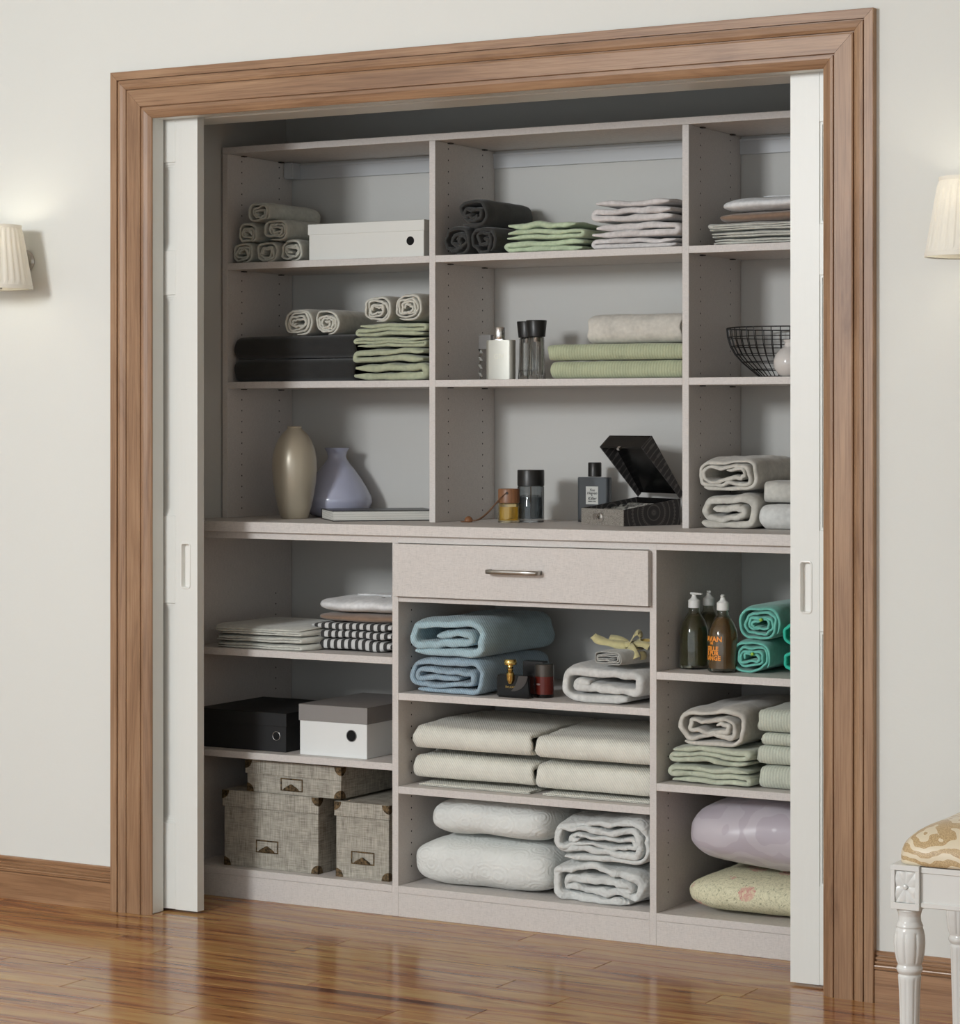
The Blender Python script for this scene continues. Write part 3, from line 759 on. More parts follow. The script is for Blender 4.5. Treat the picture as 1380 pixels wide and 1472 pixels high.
# --- worktop, middle bay
t = thing('perfume_bottle', 'short amber-yellow scent bottle with wooden cap and leather loop', 'perfume', (.178, .300, ZC))
lathe('glass_body', [(.0005, 0), (.029, 0), (.0305, .002), (.0305, .052), (.0290, .054), (.0270, .054), (.0270, .006), (.0005, .004)], m_glass('amber_glass', (250, 238, 205), .02), t, 40)
lathe('scent', [(.0005, .0045), (.0266, .0062), (.0266, .044), (.0005, .044)], m_glass('scent_liquid', (240, 214, 120), 0, 1.33), t, 36)
n = m_wood('cap_wood', 'Z', ((112, 74, 48), (138, 94, 62), (160, 112, 78)), .4)
lathe('wooden_cap', [(.0285, .0545), (.0300, .0555), (.0300, .091), (.0285, .0945), (.0005, .0945)], n, t, 40)
LEA = m_plain('leather_cord', (112, 78, 52), .6)
hole = lathe('eyelet', [(.0032, 0), (.0036, .0008), (.0030, .0012), (.0005, .0006)], m_plain('eyelet_dark', (30, 22, 18), .5), t, 16, True, None, (.010, -.0290, .083)); hole.rotation_euler = (PI/2, 0, math.radians(15))
cordp = [(.008, -.0305, .083), (-.010, -.034, .068), (-.034, -.040, .040), (-.058, -.044, .018), (-.080, -.046, .006), (-.092, -.046, .0055)]
def smooth_path(P, m=6):
    P = [Vector(p) for p in P]; out = []
    for i in range(len(P)-1):
        a, b, c, d = P[max(i-1, 0)], P[i], P[i+1], P[min(i+2, len(P)-1)]
        for k in range(m):
            u = k/m; out.append(.5*((2*b)+(c-a)*u+(2*a-5*b+4*c-d)*u*u+(3*b-a-3*c+d)*u**3))
    out.append(P[-1]); return out
tube('leather_loop', smooth_path(cordp), .0014, LEA, t)
tube('leather_loop', smooth_path([(.006, -.0300, .081), (-.028, -.024, .052), (-.044, -.034, .030), (-.066, -.040, .011), (-.086, -.043, .0045), (-.094, -.046, .0055)]), .0014, LEA, t)
tb = lathe('toggle', [(.0005, 0), (.010, .001), (.0125, .004), (.011, .010), (.0085, .014), (.0035, .017), (.0005, .0175)], n, t, 24, True, None, (-.103, -.046, 0))
tube('toggle_cord', [(-.112, -.046, .0022), (-.122, -.047, .0016), (-.128, -.048, .0016)], [.0022, .0018, .0012], LEA, t)
t = thing('spray_bottle', 'tall smoked-glass spray bottle with a wide black cap', 'perfume', (.218, .355, ZC))
lathe('glass_body', [(.0005, 0), (.035, 0), (.0375, .003), (.0375, .098), (.036, .101), (.034, .100), (.034, .010), (.0005, .008)], m_glass('smoked_glass', (196, 200, 202), .02), t, 44)
lathe('inner_liquid', [(.0005, .009), (.0336, .011), (.0336, .070), (.0005, .070)], m_glass('grey_liquid', (150, 156, 160), 0, 1.33), t, 40)
lathe('cap', [(.0365, .1015), (.0380, .1025), (.0380, .1440), (.0370, .1465), (.0005, .1465)], CAPB, t, 44)
lathe('dip_tube', [(.0015, .012), (.0015, .1)], m_plain('tube2', (150, 120, 90), .3), t, 8)
t = thing('perfume_bottle', 'flat square dark grey perfume bottle with a white script label', 'perfume', (.368, .455, ZC), math.radians(0))
rbox('glass_body', .098, .034, .126, .010, m_plain('smoke_lacquer', (74, 77, 80), .08), t, bev=.003)
rbox('glass_foot', .094, .030, .009, .009, m_glass('foot_glass', (230, 230, 230), .02), t, (0, -.003, .0002), bev=.001)
lathe('cap', [(.0165, 0), (.0190, .001), (.0190, .038), (.0175, .0405), (.0005, .0405)], CAPB, t, 36, True, None, (0, 0, .1268))
box('label', (-.019, -.0176, .050), (.0195, -.0171, .100), m_plain('label_silver', (196, 196, 190), .4), t, 0)
INK = m_plain('ink', (30, 30, 30), .5)
for b_, s_, z_ in (('You', .0105, .0865), ('Heaven', .0105, .0780), ('&', .0055, .0735), ('Killer', .0120, .0625), ('AMBER 50 ML', .0042, .0570)):
    text('lettering', b_, s_, INK, t, (0, -.0178, z_), shear=.35 if s_ > .006 else 0, bold=.0002)
# jewellery box
def jewel():
    ph = math.radians(-28)
    t = thing('jewellery_box', 'open black jewellery box with ring-patterned sides and a silver lock', 'box', (.575, .222, ZC), ph)
    w, d, h0, h1, k = .200, .190, .0440, .0720, .005
    n = NT('ring_pattern'); sep = n.n('SeparateXYZ'); n.l(n.map(loc=(0, -.10, -.035)), sep.inputs[0])
    r2 = n.math('SQRT', n.math('ADD', n.math('MULTIPLY', sep.outputs[1], sep.outputs[1]), n.math('MULTIPLY', sep.outputs[2], sep.outputs[2])))
    ang = n.math('ARCTAN2', sep.outputs[1], sep.outputs[2])
    ring = n.math('SINE', n.math('MULTIPLY', r2, 380)); dash = n.math('SIGN', n.math('SINE', n.math('MULTIPLY', ang, 46)))
    band = n.math('GREATER_THAN', n.math('SINE', n.math('MULTIPLY', r2, 190)), .2)
    pat = n.math('MAXIMUM', n.math('GREATER_THAN', ring, .82), n.math('MULTIPLY', n.math('MULTIPLY', band, n.math('GREATER_THAN', dash, .5)), n.math('GREATER_THAN', ring, -.2)))
    n.col(n.mix(pat, sl((46, 44, 44)), sl((84, 81, 78)))); n.set(Roughness=.4); RP = n.m
    n = NT('glitter_front'); vo = n.n('TexVoronoi'); vo.inputs['Scale'].default_value = 500; n.l(n.co, vo.inputs['Vector'])
    n.col(n.mix(vo.outputs['Color'], sl((110, 104, 98)), sl((178, 172, 162)))); n.set(Roughness=.4, Metallic=.15); GF = n.m
    INNER = m_plain('lacquer_black', (14, 14, 14), .18)
    def wall(nm, poly, ax, a0, a1, mat):
        bm = bmesh.new()
        def P(u, v, a): return (a, u, v) if ax == 'X' else (u, a, v)
        A = [bm.verts.new(P(u, v, a0)) for u, v in poly]; B = [bm.verts.new(P(u, v, a1)) for u, v in poly]
        bm.faces.new(A); bm.faces.new(B[::-1])
        for i in range(len(poly)): j = (i+1) % len(poly); bm.faces.new((A[i], B[i], B[j], A[j]))
        return from_bm(nm, bm, mat, t)
    side = [(0, 0), (d, 0), (d, h1), (0, h0)]
    wall('side', side, 'X', -k, 0, RP); wall('side', side, 'X', -w, -w+k, RP)
    wall('front', [(-w, 0), (0, 0), (0, h0), (-w, h0)], 'Y', -.0005, k, GF); wall('back', [(-w+k, 0), (-k, 0), (-k, h1-.001), (-w+k, h1-.001)], 'Y', d-k, d, INNER)
    wall('bottom', [(-w+k, 0), (-k, 0), (-k, .004), (-w+k, .004)], 'Y', k, d-k, INNER)
    # padded ring rolls inside
    n = NT('satin_lining'); f = n.noise(n.map((60, 20, 60)), 1, 3, .6, 1); n.col(n.ramp(f, [(.4, sl((30, 29, 28))), (.6, sl((190, 188, 180)))])); n.set(Roughness=.3)
    for i in range(6):
        y = .022+i*.027
        tube('ring_roll', [(-w+.008, y, .022+.0045*i), (-.008, y, .022+.0045*i)], .0125, n.m, t, 14)
    # lid, hinged at the back
    lid = bpy.data.objects.new('lid', None); C.objects.link(lid); lid.parent = t; lid.location = (0, d, h1+.001)
    al = math.radians(47); lid.rotation_euler = (-al, 0, 0)     # local -Y points up and forward
    def lw(nm, a, b, mat): return box(nm, a, b, mat, lid, .0006)
    th1 = .046
    def lpoly(nm, x0, x1, mat):
        poly = [(0, 0), (-d, 0), (-d, th1), (-.004, .016), (0, .012)]
        bm = bmesh.new(); A = [bm.verts.new((x0, u, v)) for u, v in poly]; B = [bm.verts.new((x1, u, v)) for u, v in poly]
        bm.faces.new(A); bm.faces.new(B[::-1])
        for i in range(5): j = (i+1) % 5; bm.faces.new((A[i], B[i], B[j], A[j]))
        return from_bm(nm, bm, mat, lid)
    lpoly('lid_side', -k, 0, RP); lpoly('lid_side', -w, -w+k, RP)
    lw('lid_front', (-w+k, -d, .0), (-k, -d+k, th1-.001), INNER)
    # sloping top board
    bm = bmesh.new(); poly = [(-d, th1), (-.004, .016), (-.004, .012), (-d, th1-.004)]
    A = [bm.verts.new((-w+k, u, v)) for u, v in poly]; B = [bm.verts.new((-k, u, v)) for u, v in poly]; bm.faces.new(A); bm.faces.new(B[::-1])
    for i in range(4): j = (i+1) % 4; bm.faces.new((A[i], B[i], B[j], A[j]))
    from_bm('lid_top', bm, INNER, lid)
    box('catch', (-w*.56, -d-.001, -.008), (-w*.56+.010, -d+.006, .004), CHROME, lid, .001)
    lk = lathe('lock', [(.0005, 0), (.0125, 0), (.0135, .002), (.0125, .006), (.0095, .0075), (.0005, .0075)], CHROME, t, 28, True, None, (-w*.52, -.001, .0215)); lk.rotation_euler = (PI/2, 0, 0)
    box('keyhole', (-w*.52-.0015, -.0092, .0165), (-w*.52+.0015, -.0086, .0245), VOID, t, 0)
    k2 = lathe('key', [(.0005, 0), (.0085, 0), (.0095, .0015), (.0085, .004), (.0005, .004)], CHROME, t, 20, True, None, (-w*.66, -.001, .0225)); k2.rotation_euler = (PI/2, 0, 0)
jewel()
# --- worktop, last bay
g = 'stone-beige rolled blankets on the worktop'
cloth('rolled_blanket', spiral(.182, .100, .019, .0205, turns=1.9, p=2.4, seed=71, jit=.4, a0=-2.6), .019, .28, F_BGE, (.874, .225, ZC), 'Y', 'stone-beige rolled blanket lying on the worktop under a like one', 'blanket', g, 71, amp=.006, freq=12, edge=.012)
cloth('rolled_blanket', spiral(.186, .098, .0115, .0135, p=2.2, seed=72, jit=.8, a0=-2.5), .0115, .29, F_BGE, (.874, .225, ZC+.099), 'Y', 'stone-beige rolled blanket resting on a like one above the worktop', 'blanket', g, 72, amp=.007, freq=12, edge=.010, lean=.05)
g = 'light folded towels beside the beige rolled blankets'
blanket('folded_towel', .972, .222, ZC, .330, .27, .068, F_WHT, 'light grey folded towel lying on the worktop beside the rolled blankets', g, 73, .017, .02)
blanket('folded_towel', .970, .236, ZC+.068, .330, .26, .062, m_fabric('light_stone', (210, 208, 200), 'plain'), 'stone folded towel on top of the light grey one beside the rolled blankets', g, 74, .016, .018)

# --- lower cabinet, first bay
ZA, ZB, ZF = .7057, .4157, .0837
g = 'stone-grey folded shirts on the lower shelf'
shirt(-.478, .022, ZA, .335, .0195, .36, F_SHIRT, 'stone-grey folded shirt, lowest of the plain trio on the lower shelf', g, 81, 2)
shirt(-.478, .020, ZA+.0195, .338, .0195, .36, F_SHIRT, 'stone-grey folded shirt, middle of the plain trio on the lower shelf', g, 82, 2)
shirt(-.478, .022, ZA+.039, .336, .027, .36, F_SHIRT, 'stone-grey folded shirt, topmost of the plain trio on the lower shelf', g, 83, 3)
n = NT('gingham'); sep = n.n('SeparateXYZ'); n.l(n.co, sep.inputs[0])
def stripe(o_, p_): return n.math('GREATER_THAN', n.math('SINE', n.math('MULTIPLY', o_, 2*PI/p_)), 0)
sx_, sy_ = stripe(sep.outputs[0], .0235), stripe(n.math('ADD', sep.outputs[1], .0036), .0235)
n.col(n.ramp(n.math('MULTIPLY', n.math('ADD', sx_, sy_), .5), [(0, sl((62, 61, 60))), (.5, sl((128, 126, 124))), (1, sl((205, 205, 203)))], 'CONSTANT'))
n.set(Roughness=.9); n.t.nodes[-1]
# front folds of the cloth read as plain dark and light stripes
n.col(n.ramp(n.math('ADD', n.math('MULTIPLY', sx_, .8), n.math('MULTIPLY', sy_, .2)), [(0, sl((44, 43, 42))), (.22, sl((60, 59, 58))), (.78, sl((190, 190, 188))), (1, sl((206, 206, 204)))]))
n.bump(n.noise(n.map((300, 300, 300)), 1, 2), .4, .001); GING = n.m
g = 'grey and white checked cloths stacked under the brown one'
for i, lab in enumerate(('grey and white checked cloth, lowest of its trio', 'grey and white checked cloth, middle of its trio', 'grey and white checked cloth lying just under the brown cloth')):
    cloth('checked_cloth', zigzag(.315, (.033, .0232, .0232)[i], 1, .02, 90+i, sag=.001, loose=.004), (.0325, .023, .023)[i], .34, GING, (-.206, .085+.003*i, ZA+(0, .0335, .0570)[i]), 'Y', lab, 'cloth', g, 90+i, amp=.0015, freq=8, edge=.003, soft=.08, rz=math.radians(-1.2))
soft_shirt(-.358, .092, ZA+.0800, .322, .33, .032, F_BRN, 'brown folded shirt lying on the checked cloths', 94, rz=math.radians(-1.2))
soft_shirt(-.352, .090, ZA+.1085, .316, .33, .050, F_WSH, 'white folded shirt on the brown one, above the checked cloths', 95, True, rz=math.radians(-1.2))
carton('storage_box', 'flat matt black lidded box with a ringed finger hole', (-.705, .045, ZB), .306, .33, .110, .038, BLACK, BLACK, (.274, .045, .0115), CHROME)
carton('storage_box', 'white box with a slate grey lid and black finger hole', (-.345, .035, ZB), .222, .33, .142, .046, m_plain('white_card2', (232, 234, 232), .5), m_plain('slate_lid', (140, 136, 133), .55), (.172, .062, .0150), m_plain('dull_ring', (120, 120, 118), .5))

def linen_mat():
    n = NT('box_linen'); a = n.noise(n.map((420, 420, 24)), 1, 3); b = n.noise(n.map((24, 24, 420)), 1, 3); c = n.noise(n.map((28, 28, 28)), 1, 3)
    w = n.math('ADD', n.math('MULTIPLY', a, .42), n.math('ADD', n.math('MULTIPLY', b, .38), n.math('MULTIPLY', c, .2)))
    n.col(n.ramp(w, [(.36, sl((122, 117, 106))), (.5, sl((166, 161, 149))), (.62, sl((196, 190, 178)))])); n.set(Roughness=.9); n.bump(w, .4, .0008); return n.m
LIN = linen_mat(); n = NT('aged_brass'); f = n.noise(n.map((130, 130, 130)), 1, 3); n.col(n.ramp(f, [(.35, sl((62, 54, 42))), (.65, sl((134, 112, 82)))])); n.set(Roughness=.45, Metallic=.7); BRASS = n.m
def linen_box(label, loc, w, d, h, lid, rz=0, plate=None, both=False):
    t = thing('linen_box', label, 'box', loc, rz, 'linen-covered boxes with brass corners')
    o_ = .004
    box('body', (0, 0, 0), (w, d, h-.004), LIN, t, .001)
    bm = bmesh.new(); box('', (-o_, -o_, h-.003), (w+o_, d+o_, h), None, bev=.0006, bm=bm)
    for a, b in (((-o_, -o_, h-lid), (w+o_, -.0005, h-.003)), ((-o_, d+.0005, h-lid), (w+o_, d+o_, h-.003)), ((-o_, -.0005, h-lid), (-.0005, d+.0005, h-.003)), ((w+.0005, -.0005, h-lid), (w+o_, d+.0005, h-.003))):
        box('', a, b, None, bev=.0004, bm=bm)
    from_bm('lid', bm, LIN, t)
    # metal corners: quarter discs wrapped on front and side
    def corner(cx, cz, sx, sz, off):
        bm = bmesh.new(); r = .024; e = .0009
        x0 = cx+(-off if sx > 0 else off); y0 = -off
        pts = [(0, 0)]+[(r*math.cos(a), r*math.sin(a)) for a in [PI/2*k/8 for k in range(9)]]
        for base_, fx in (('f', 1), ('s', 1)):
            A, B = [], []
            for u, v in pts:
                if base_ == 'f': A.append((x0+sx*u-sx*e, y0-e, cz+sz*v)); B.append((x0+sx*u-sx*e, y0, cz+sz*v))
                else: A.append((x0-sx*e, y0+u-e, cz+sz*v)); B.append((x0, y0+u-e, cz+sz*v))
            a = [bm.verts.new(p) for p in A]; b = [bm.verts.new(p) for p in B]; bm.faces.new(a); bm.faces.new(b[::-1])
            for i in range(len(a)): j = (i+1) % len(a); bm.faces.new((a[i], b[i], b[j], a[j]))
        c = from_bm('corner', bm, BRASS, t); c['label'] = 'aged brass corner'
    corner(0, .0005, 1, 1, 0); corner(w, .0005, -1, 1, 0); corner(0, h-.0005, 1, -1, o_); corner(w, h-.0005, -1, -1, o_)
    # label holder with shell pull
    px, pz = plate; pw, phh, fr = .076, .036, .0035
    pl = bmesh.new()
    for a, b in (((px-pw/2, -.0022, pz), (px+pw/2, -.0001, pz+fr)), ((px-pw/2, -.0022, pz+phh-fr), (px+pw/2, -.0001, pz+phh)), ((px-pw/2, -.0022, pz+fr), (px-pw/2+fr, -.0001, pz+phh-fr)), ((px+pw/2-fr, -.0022, pz+fr), (px+pw/2, -.0001, pz+phh-fr))):
        box('', a, b, None, bev=.0004, bm=pl)
    p_ = from_bm('label_holder', pl, BRASS, t); p_['label'] = 'aged brass label frame'
    prof2 = [(-.026, .003), (-.022, .009), (-.016, .010), (-.012, .015), (-.006, .015), (-.003, .020), (.003, .020), (.006, .015), (.012, .015), (.016, .010), (.022, .009), (.026, .003)]
    prism('shell_pull', [(px+x, pz+z) for x, z in prof2], -.0085, -.0008, BRASS, t, .0012)
    return t
linen_box('greige linen box, the widest upright one, with a brass label frame low on its front', (-.604, .035, ZF), .320, .30, .215, .046, plate=(.148, .045))
linen_box('narrow upright greige linen box with brass corners, beside the upright board', (-.224, .035, ZF), .172, .30, .210, .040, plate=(.088, .040))
linen_box('flat greige linen box laid on top of the two upright linen boxes', (-.528, .040, ZF+.2155), .322, .31, .090, .038, rz=math.radians(-1.5), plate=(.155, .010))

# --- lower cabinet, middle bay
ZM1, ZM2 = .6098, .3548
cloth('folded_blanket', spiral(.250, .102, .0155, .0170, turns=2.3, p=2.5, seed=101, jit=.45, a0=-2.5), .0155, .38, F_BLUE2, (.130, .028, ZM1), 'Y', 'dusty blue rolled blanket lying under a lighter blue one', 'blanket', None, 101, amp=.006, freq=9, edge=.012)
cloth('folded_blanket', spiral(.258, .110, .0215, .0235, turns=1.75, p=2.3, seed=102, jit=.35, a0=-2.6), .0215, .40, F_BLUE, (.133, .024, ZM1+.101), 'Y', 'light blue folded blanket on top of the dusty blue one', 'blanket', None, 102, amp=.007, freq=8, edge=.012)
# black and gold perfume
t = thing('perfume_bottle', 'low curved black perfume bottle with a gold stopper', 'perfume', (.336, .055, ZM1), math.radians(-4))
BG = m_plain('black_glass', (12, 11, 12), .06)
poly = [(-.052, 0), (.052, 0)]+[(.052, .010)]+[(.050, .061)]+[(.020, .061)]+[(-.048, .062)]+[(-.052, .056)]
prism('glass_body', poly, -.016, .016, BG, t, .004)
bm = bmesh.new(); A = []; B = []
arc = [(.048-.062*(1-math.cos(a)), .060-.055*math.sin(a)) for a in [PI/2*k/12 for k in range(13)]]
poly2 = [(.0, .0605), (.048, .0605)]+arc[1:]+[(-.014, .012)]
crv = [(.049, .060), (.046, .048), (.040, .037), (.031, .028), (.020, .022), (.006, .018), (-.004, .0185), (.008, .030), (.014, .042), (.018, .054), (.020, .060)]
prism('curved_facet', crv, -.0185, -.0155, m_plain('grey_black_glass', (74, 70, 68), .12), t, .0008)
lathe('stopper', [(.0005, .036), (.005, .038), (.010, .048), (.0105, .066), (.0065, .071), (.0085, .075), (.0065, .079), (.0085, .083), (.0075, .087), (.0165, .089), (.0175, .092), (.0165, .101), (.0150, .103), (.0005, .103)], GOLD, t, 28, True, None, (-.006, -.018, 0))
text('lettering', 'BVLGARI', .0085, GOLD, t, (-.006, -.0166, .026))
t = thing('carton', 'plain black upright carton behind the gold-stoppered bottle', 'box', (.352, .135, ZM1))
rbox('body', .062, .030, .092, .002, m_plain('black_carton', (16, 15, 16), .4), t, bev=.001)
text('lettering', 'VIP', .011, m_plain('grey_print', (170, 165, 160), .4), t, (.019, -.0155, .026))
t = thing('spray_bottle', 'short cylindrical bottle, dark red below and smoky grey above', 'perfume', (.398, .100, ZM1))
lathe('red_glass', [(.0005, .009), (.0262, .009), (.0262, .0565), (.0005, .0565)], m_plain('oxblood_glass', (96, 34, 26), .12), t, 40)
lathe('base', [(.0005, 0), (.0255, 0), (.0262, .001), (.0262, .0088)], m_glass('thick_base', (120, 112, 108), .05), t, 40)
lathe('cap', [(.0262, .0568), (.0262, .0875), (.0245, .0895), (.0005, .0895)], m_plain('smoky_metal', (92, 86, 80), .25, .6), t, 40)
text('lettering', 'RED', .006, m_plain('pale_print', (220, 210, 205), .4), t, (0, 0, .034), wrap=(.0263, -PI/2-.15))
cloth('folded_blanket', spiral(.266, .104, .0235, .0255, turns=1.5, p=2.2, seed=111, jit=.3, a0=-.8, ccw=False), .0235, .40, F_WHT, (.614, .028, ZM1), 'Y', 'thick white folded blanket beside the bottles, under the ribboned napkin', 'blanket', None, 111, amp=.006, freq=8, edge=.008)
t = thing('napkin_roll', 'rolled grey and white napkin tied with a yellow ribbon bow', 'napkin', (.628, .022, ZM1+.104), math.radians(-14))
cloth('cloth_roll', spiral(.098, .038, .0032, .0048, p=2.3, seed=112, jit=.5), .0032, .20, m_fabric('napkin_grey', (188, 188, 182), 'plain'), (0, 0, 0), 'Y', None, seed=112, amp=.002, freq=12, edge=.004, parent=t)
RIB = m_fabric('ribbon_yellow', (214, 204, 152), 'plain')
def strap(nm, pts, w, thk=.0012):
    P = smooth_path(pts, 5); bm = bmesh.new(); rows_ = []
    for i, p in enumerate(P):
        tt = (P[min(i+1, len(P)-1)]-P[max(i-1, 0)]).normalized(); s_ = Vector((0, .55, .83)); s_ = (s_-tt*s_.dot(tt)).normalized(); u_ = s_.cross(tt).normalized()
        ww = w*(1+.15*math.sin(i*.8))
        rows_.append([bm.verts.new(p+s_*a*ww/2+u_*b*thk/2) for a, b in ((-1, -1), (1, -1), (1, 1), (-1, 1))])
    for A, B in zip(rows_[:-1], rows_[1:]):
        for k in range(4): bm.faces.new((A[k], A[(k+1) % 4], B[(k+1) % 4], B[k]))
    bm.faces.new(rows_[0]); bm.faces.new(rows_[-1])
    return from_bm(nm, bm, RIB, t, True)
# ribbon goes round the roll, then a bow with two loops and two tails
import_pts = [(.052*math.cos(a), .085, .020+.0225*math.sin(a)) for a in [2*PI*k/16-PI/2 for k in range(17)]]
P = [Vector(p) for p in import_pts]; bm = bmesh.new()
rr_ = [[bm.verts.new((p.x*s_, p.y+dy, .020+(p.z-.020)*s_)) for dy, s_ in ((-.011, 1), (.011, 1), (.011, 1.04), (-.011, 1.04))] for p in P[:-1]]
for i in range(16):
    for k in range(4): bm.faces.new((rr_[i][k], rr_[i][(k+1) % 4], rr_[(i+1) % 16][(k+1) % 4], rr_[(i+1) % 16][k]))
from_bm('ribbon_band', bm, RIB, t, True)
o = strap('ribbon_bow', [(0, .085, .045), (-.03, .075, .062), (-.055, .07, .060), (-.048, .08, .050), (0, .085, .044)], .020)
o = strap('ribbon_bow', [(0, .085, .045), (.018, .085, .072), (.030, .09, .080), (.032, .095, .062), (0, .085, .044)], .016)
o = strap('ribbon_tail', [(-.004, .080, .045), (-.040, .060, .050), (-.075, .050, .058), (-.092, .048, .068)], .022)
o = strap('ribbon_tail', [(.004, .085, .045), (.040, .085, .052), (.066, .09, .046)], .020)
o = strap('ribbon_tail', [(.004, .080, .045), (.036, .060, .040), (.056, .050, .018)], .018)
lathe('ribbon_knot', [(.0005, 0), (.010, .002), (.012, .009), (.009, .014), (.0005, .015)], RIB, t, 12, True, None, (0, .084, .040))
for k in range(4):
    tube('straw_stem', [(.0, .09+.004*k, .050+.002*k), (.035, .10+.003*k, .056+.002*k), (.068, .10+.006*k, .054+.003*k)], .0012, m_plain('straw', (200, 170, 90), .6), t, 5)

g = 'cream waffle blankets in two stacks of two'
bl1 = blanket('folded_blanket', .020, .030, ZM2+.0095, .372, .42, .083, F_CREAM, 'cream textured blanket at the bottom of the stack nearer the drawer unit upright', g, 121, .018, .021, cat='blanket', a0=-1.9, ccw=True)
blanket('folded_blanket', .022, .028, ZM2+.0915, .368, .42, .080, F_CREAM, 'cream textured blanket on top of the stack under the blue blankets', g, 122, .018, .021, cat='blanket', a0=-1.9, ccw=True)
bl3 = blanket('folded_blanket', .403, .030, ZM2+.0095, .345, .42, .081, F_CREAM, 'cream textured blanket at the bottom of the stack under the ribboned napkin', g, 123, .018, .021, cat='blanket', a0=-1.9, ccw=True)
blanket('folded_blanket', .402, .028, ZM2+.0895, .345, .42, .081, F_CREAM, 'cream textured blanket on top of the stack below the thick white blanket', g, 124, .018, .021, cat='blanket', a0=-1.9, ccw=True)
for b_, w_ in ((bl1, .372), (bl3, .345)):
    cloth('loose_hem', zigzag(.405, .0085, 2, .0040, 7, sag=.001, loose=.012), .0040, w_-.03, F_CREAM, (.022, -.004, -.0095), 'X', None, seed=8, amp=.0014, freq=14, edge=.006, soft=.02, parent=b_)
g = 'white quilts on the bottom shelf'
pillow('quilt', .432, .50, .146, F_QUILT, (.234, .277, ZF), 'puffy white embossed quilt lying flat on the bottom shelf', 'quilt', 9, 3.0, 131, .006, g)
pillow('quilt', .372, .49, .113, F_QUILT, (.250, .280, ZF+.138), 'puffy white embossed quilt lying on another, under the cream blankets', 'quilt', 8, 3.0, 132, .006, g)
F_QW = m_fabric('crumpled_quilt', (228, 230, 227), 'quilt', dark=.92)
cloth('rolled_quilt', spiral(.296, .107, .0215, .0235, turns=2.0, p=2.3, seed=133, jit=.5, a0=-.7, ccw=False), .0215, .42, F_QW, (.598, .035, ZF), 'Y', 'crumpled white quilt rolled on the bottom shelf under another roll', 'quilt', g, 133, amp=.011, freq=15, edge=.016)
cloth('rolled_quilt', spiral(.306, .124, .0150, .0175, turns=3.0, p=2.0, seed=134, jit=.9, a0=-2.5), .0150, .43, F_QW, (.598, .030, ZF+.110), 'Y', 'crumpled white quilt roll with wavy layers, resting on another roll', 'quilt', g, 134, amp=.011, freq=13, edge=.014)

# --- lower cabinet, last bay
ZR1, ZR2 = .7047, .4182
def soap(x, y, label, tint, liquid, rz, letters=None):
    t = thing('soap_bottle', label, 'bottle', (x, y, ZR1), rz, 'pump bottles of liquid soap')
    pr = [(.0005, 0), (.034, 0), (.0375, .003), (.0385, .010), (.0385, .090), (.036, .108), (.029, .126), (.019, .141), (.0145, .148), (.0140, .158)]
    lathe('bottle', pr+[(.0125, .158), (.013, .147), (.027, .125), (.0345, .107), (.037, .089), (.037, .010), (.0005, .008)], m_glass('bottle_glass', (236, 236, 226), .01), t, 48)
    lathe('liquid', [(.0005, .0085), (.0365, .0105), (.0365, .089), (.034, .106), (.0265, .124), (.0155, .138), (.0005, .138)], liquid, t, 44)
    WP = m_plain('white_pump', (232, 232, 228), .3)
    lathe('pump_collar', [(.0150, .1585), (.0158, .159), (.0158, .1775), (.0130, .180), (.0080, .184), (.0060, .190), (.0060, .1925), (.0005, .1925)], WP, t, 30, True, lambda z, a: .03*(math.sin(a*15) > 0) if .159 < z < .178 else 0)
    bm = bmesh.new(); box('', (-.012, -.0055, .1925), (.012, .0055, .1985), None, bev=.002, bm=bm); box('', (.008, -.0035, .1935), (.028, .0035, .1975), None, bev=.001, bm=bm)
    from_bm('pump_head', bm, WP, t)
    if letters:
        for b_, s_, z_ in zip(letters[0], (.0190, .0070, .0150, .0150, .0160), (.080, .073, .057, .045, .032)):
            text('lettering', b_, s_, letters[1], t, (0, 0, z_), wrap=(.0386, letters[2]), bold=.0006)
    return t
def liq(name, c): 
    n = NT(name); n.col(sl(c)); n.set(Roughness=.12, Transmission_Weight=.8, IOR=1.36); f = n.noise(n.map((400, 400, 400)), 1, 2); n.bump(f, .3, .0006); return n.m
soap(.826, .130, 'dark olive soap bottle with white pump, beside the side panel', None, liq('olive_liquid', (150, 146, 112)), math.radians(-20))
soap(.824, .225, 'soap bottle with white pump standing behind the other two', None, liq('olive_liquid2', (150, 142, 104)), math.radians(-60), (('SAVON', 'DE', 'SEILLE', 'RA PUR', 'OLIVE'), m_plain('black_print', (16, 18, 18), .5), -1.0))
soap(.928, .085, 'amber soap bottle with white pump and orange lettering', None, liq('amber_liquid', (206, 158, 100)), math.radians(-70), (('SAVAN', 'DE', 'SEILLE', 'IS PUR', 'RANGE'), m_plain('orange_print', (240, 150, 50), .5), -.75))
g = 'turquoise rolled towels in the last bay'
n = NT('teal_pink'); v = n.noise(n.map((14, 14, 14), loc=(3, 1, 7)), 1, 1); n.col(n.ramp(v, [(.50, sl((52, 186, 160))), (.56, sl((60, 150, 130))), (.60, sl((206, 128, 138)))])); n.set(Roughness=.9); n.bump(n.noise(n.map((200, 200, 200)), 1, 2), .5, .001)
TP = n.m
def teal(x, y, z, W, H, lab, seed, a0):
    o = thing('rolled_towel', lab, 'towel', (x, y, z), 0, g)
    cloth('towel', spiral(W, H, .0072, .0098, p=2.2, a0=a0, seed=seed, jit=.7), .0072, .30, F_TEAL, (0, 0, 0), 'Y', None, seed=seed, amp=.002, freq=14, edge=.006, parent=o)
    tube('tie', [(.004, -.004, H*.55), (.010, -.007, H*.58)], .0042, m_plain('lime_bead', (150, 190, 70), .5), o, 8)
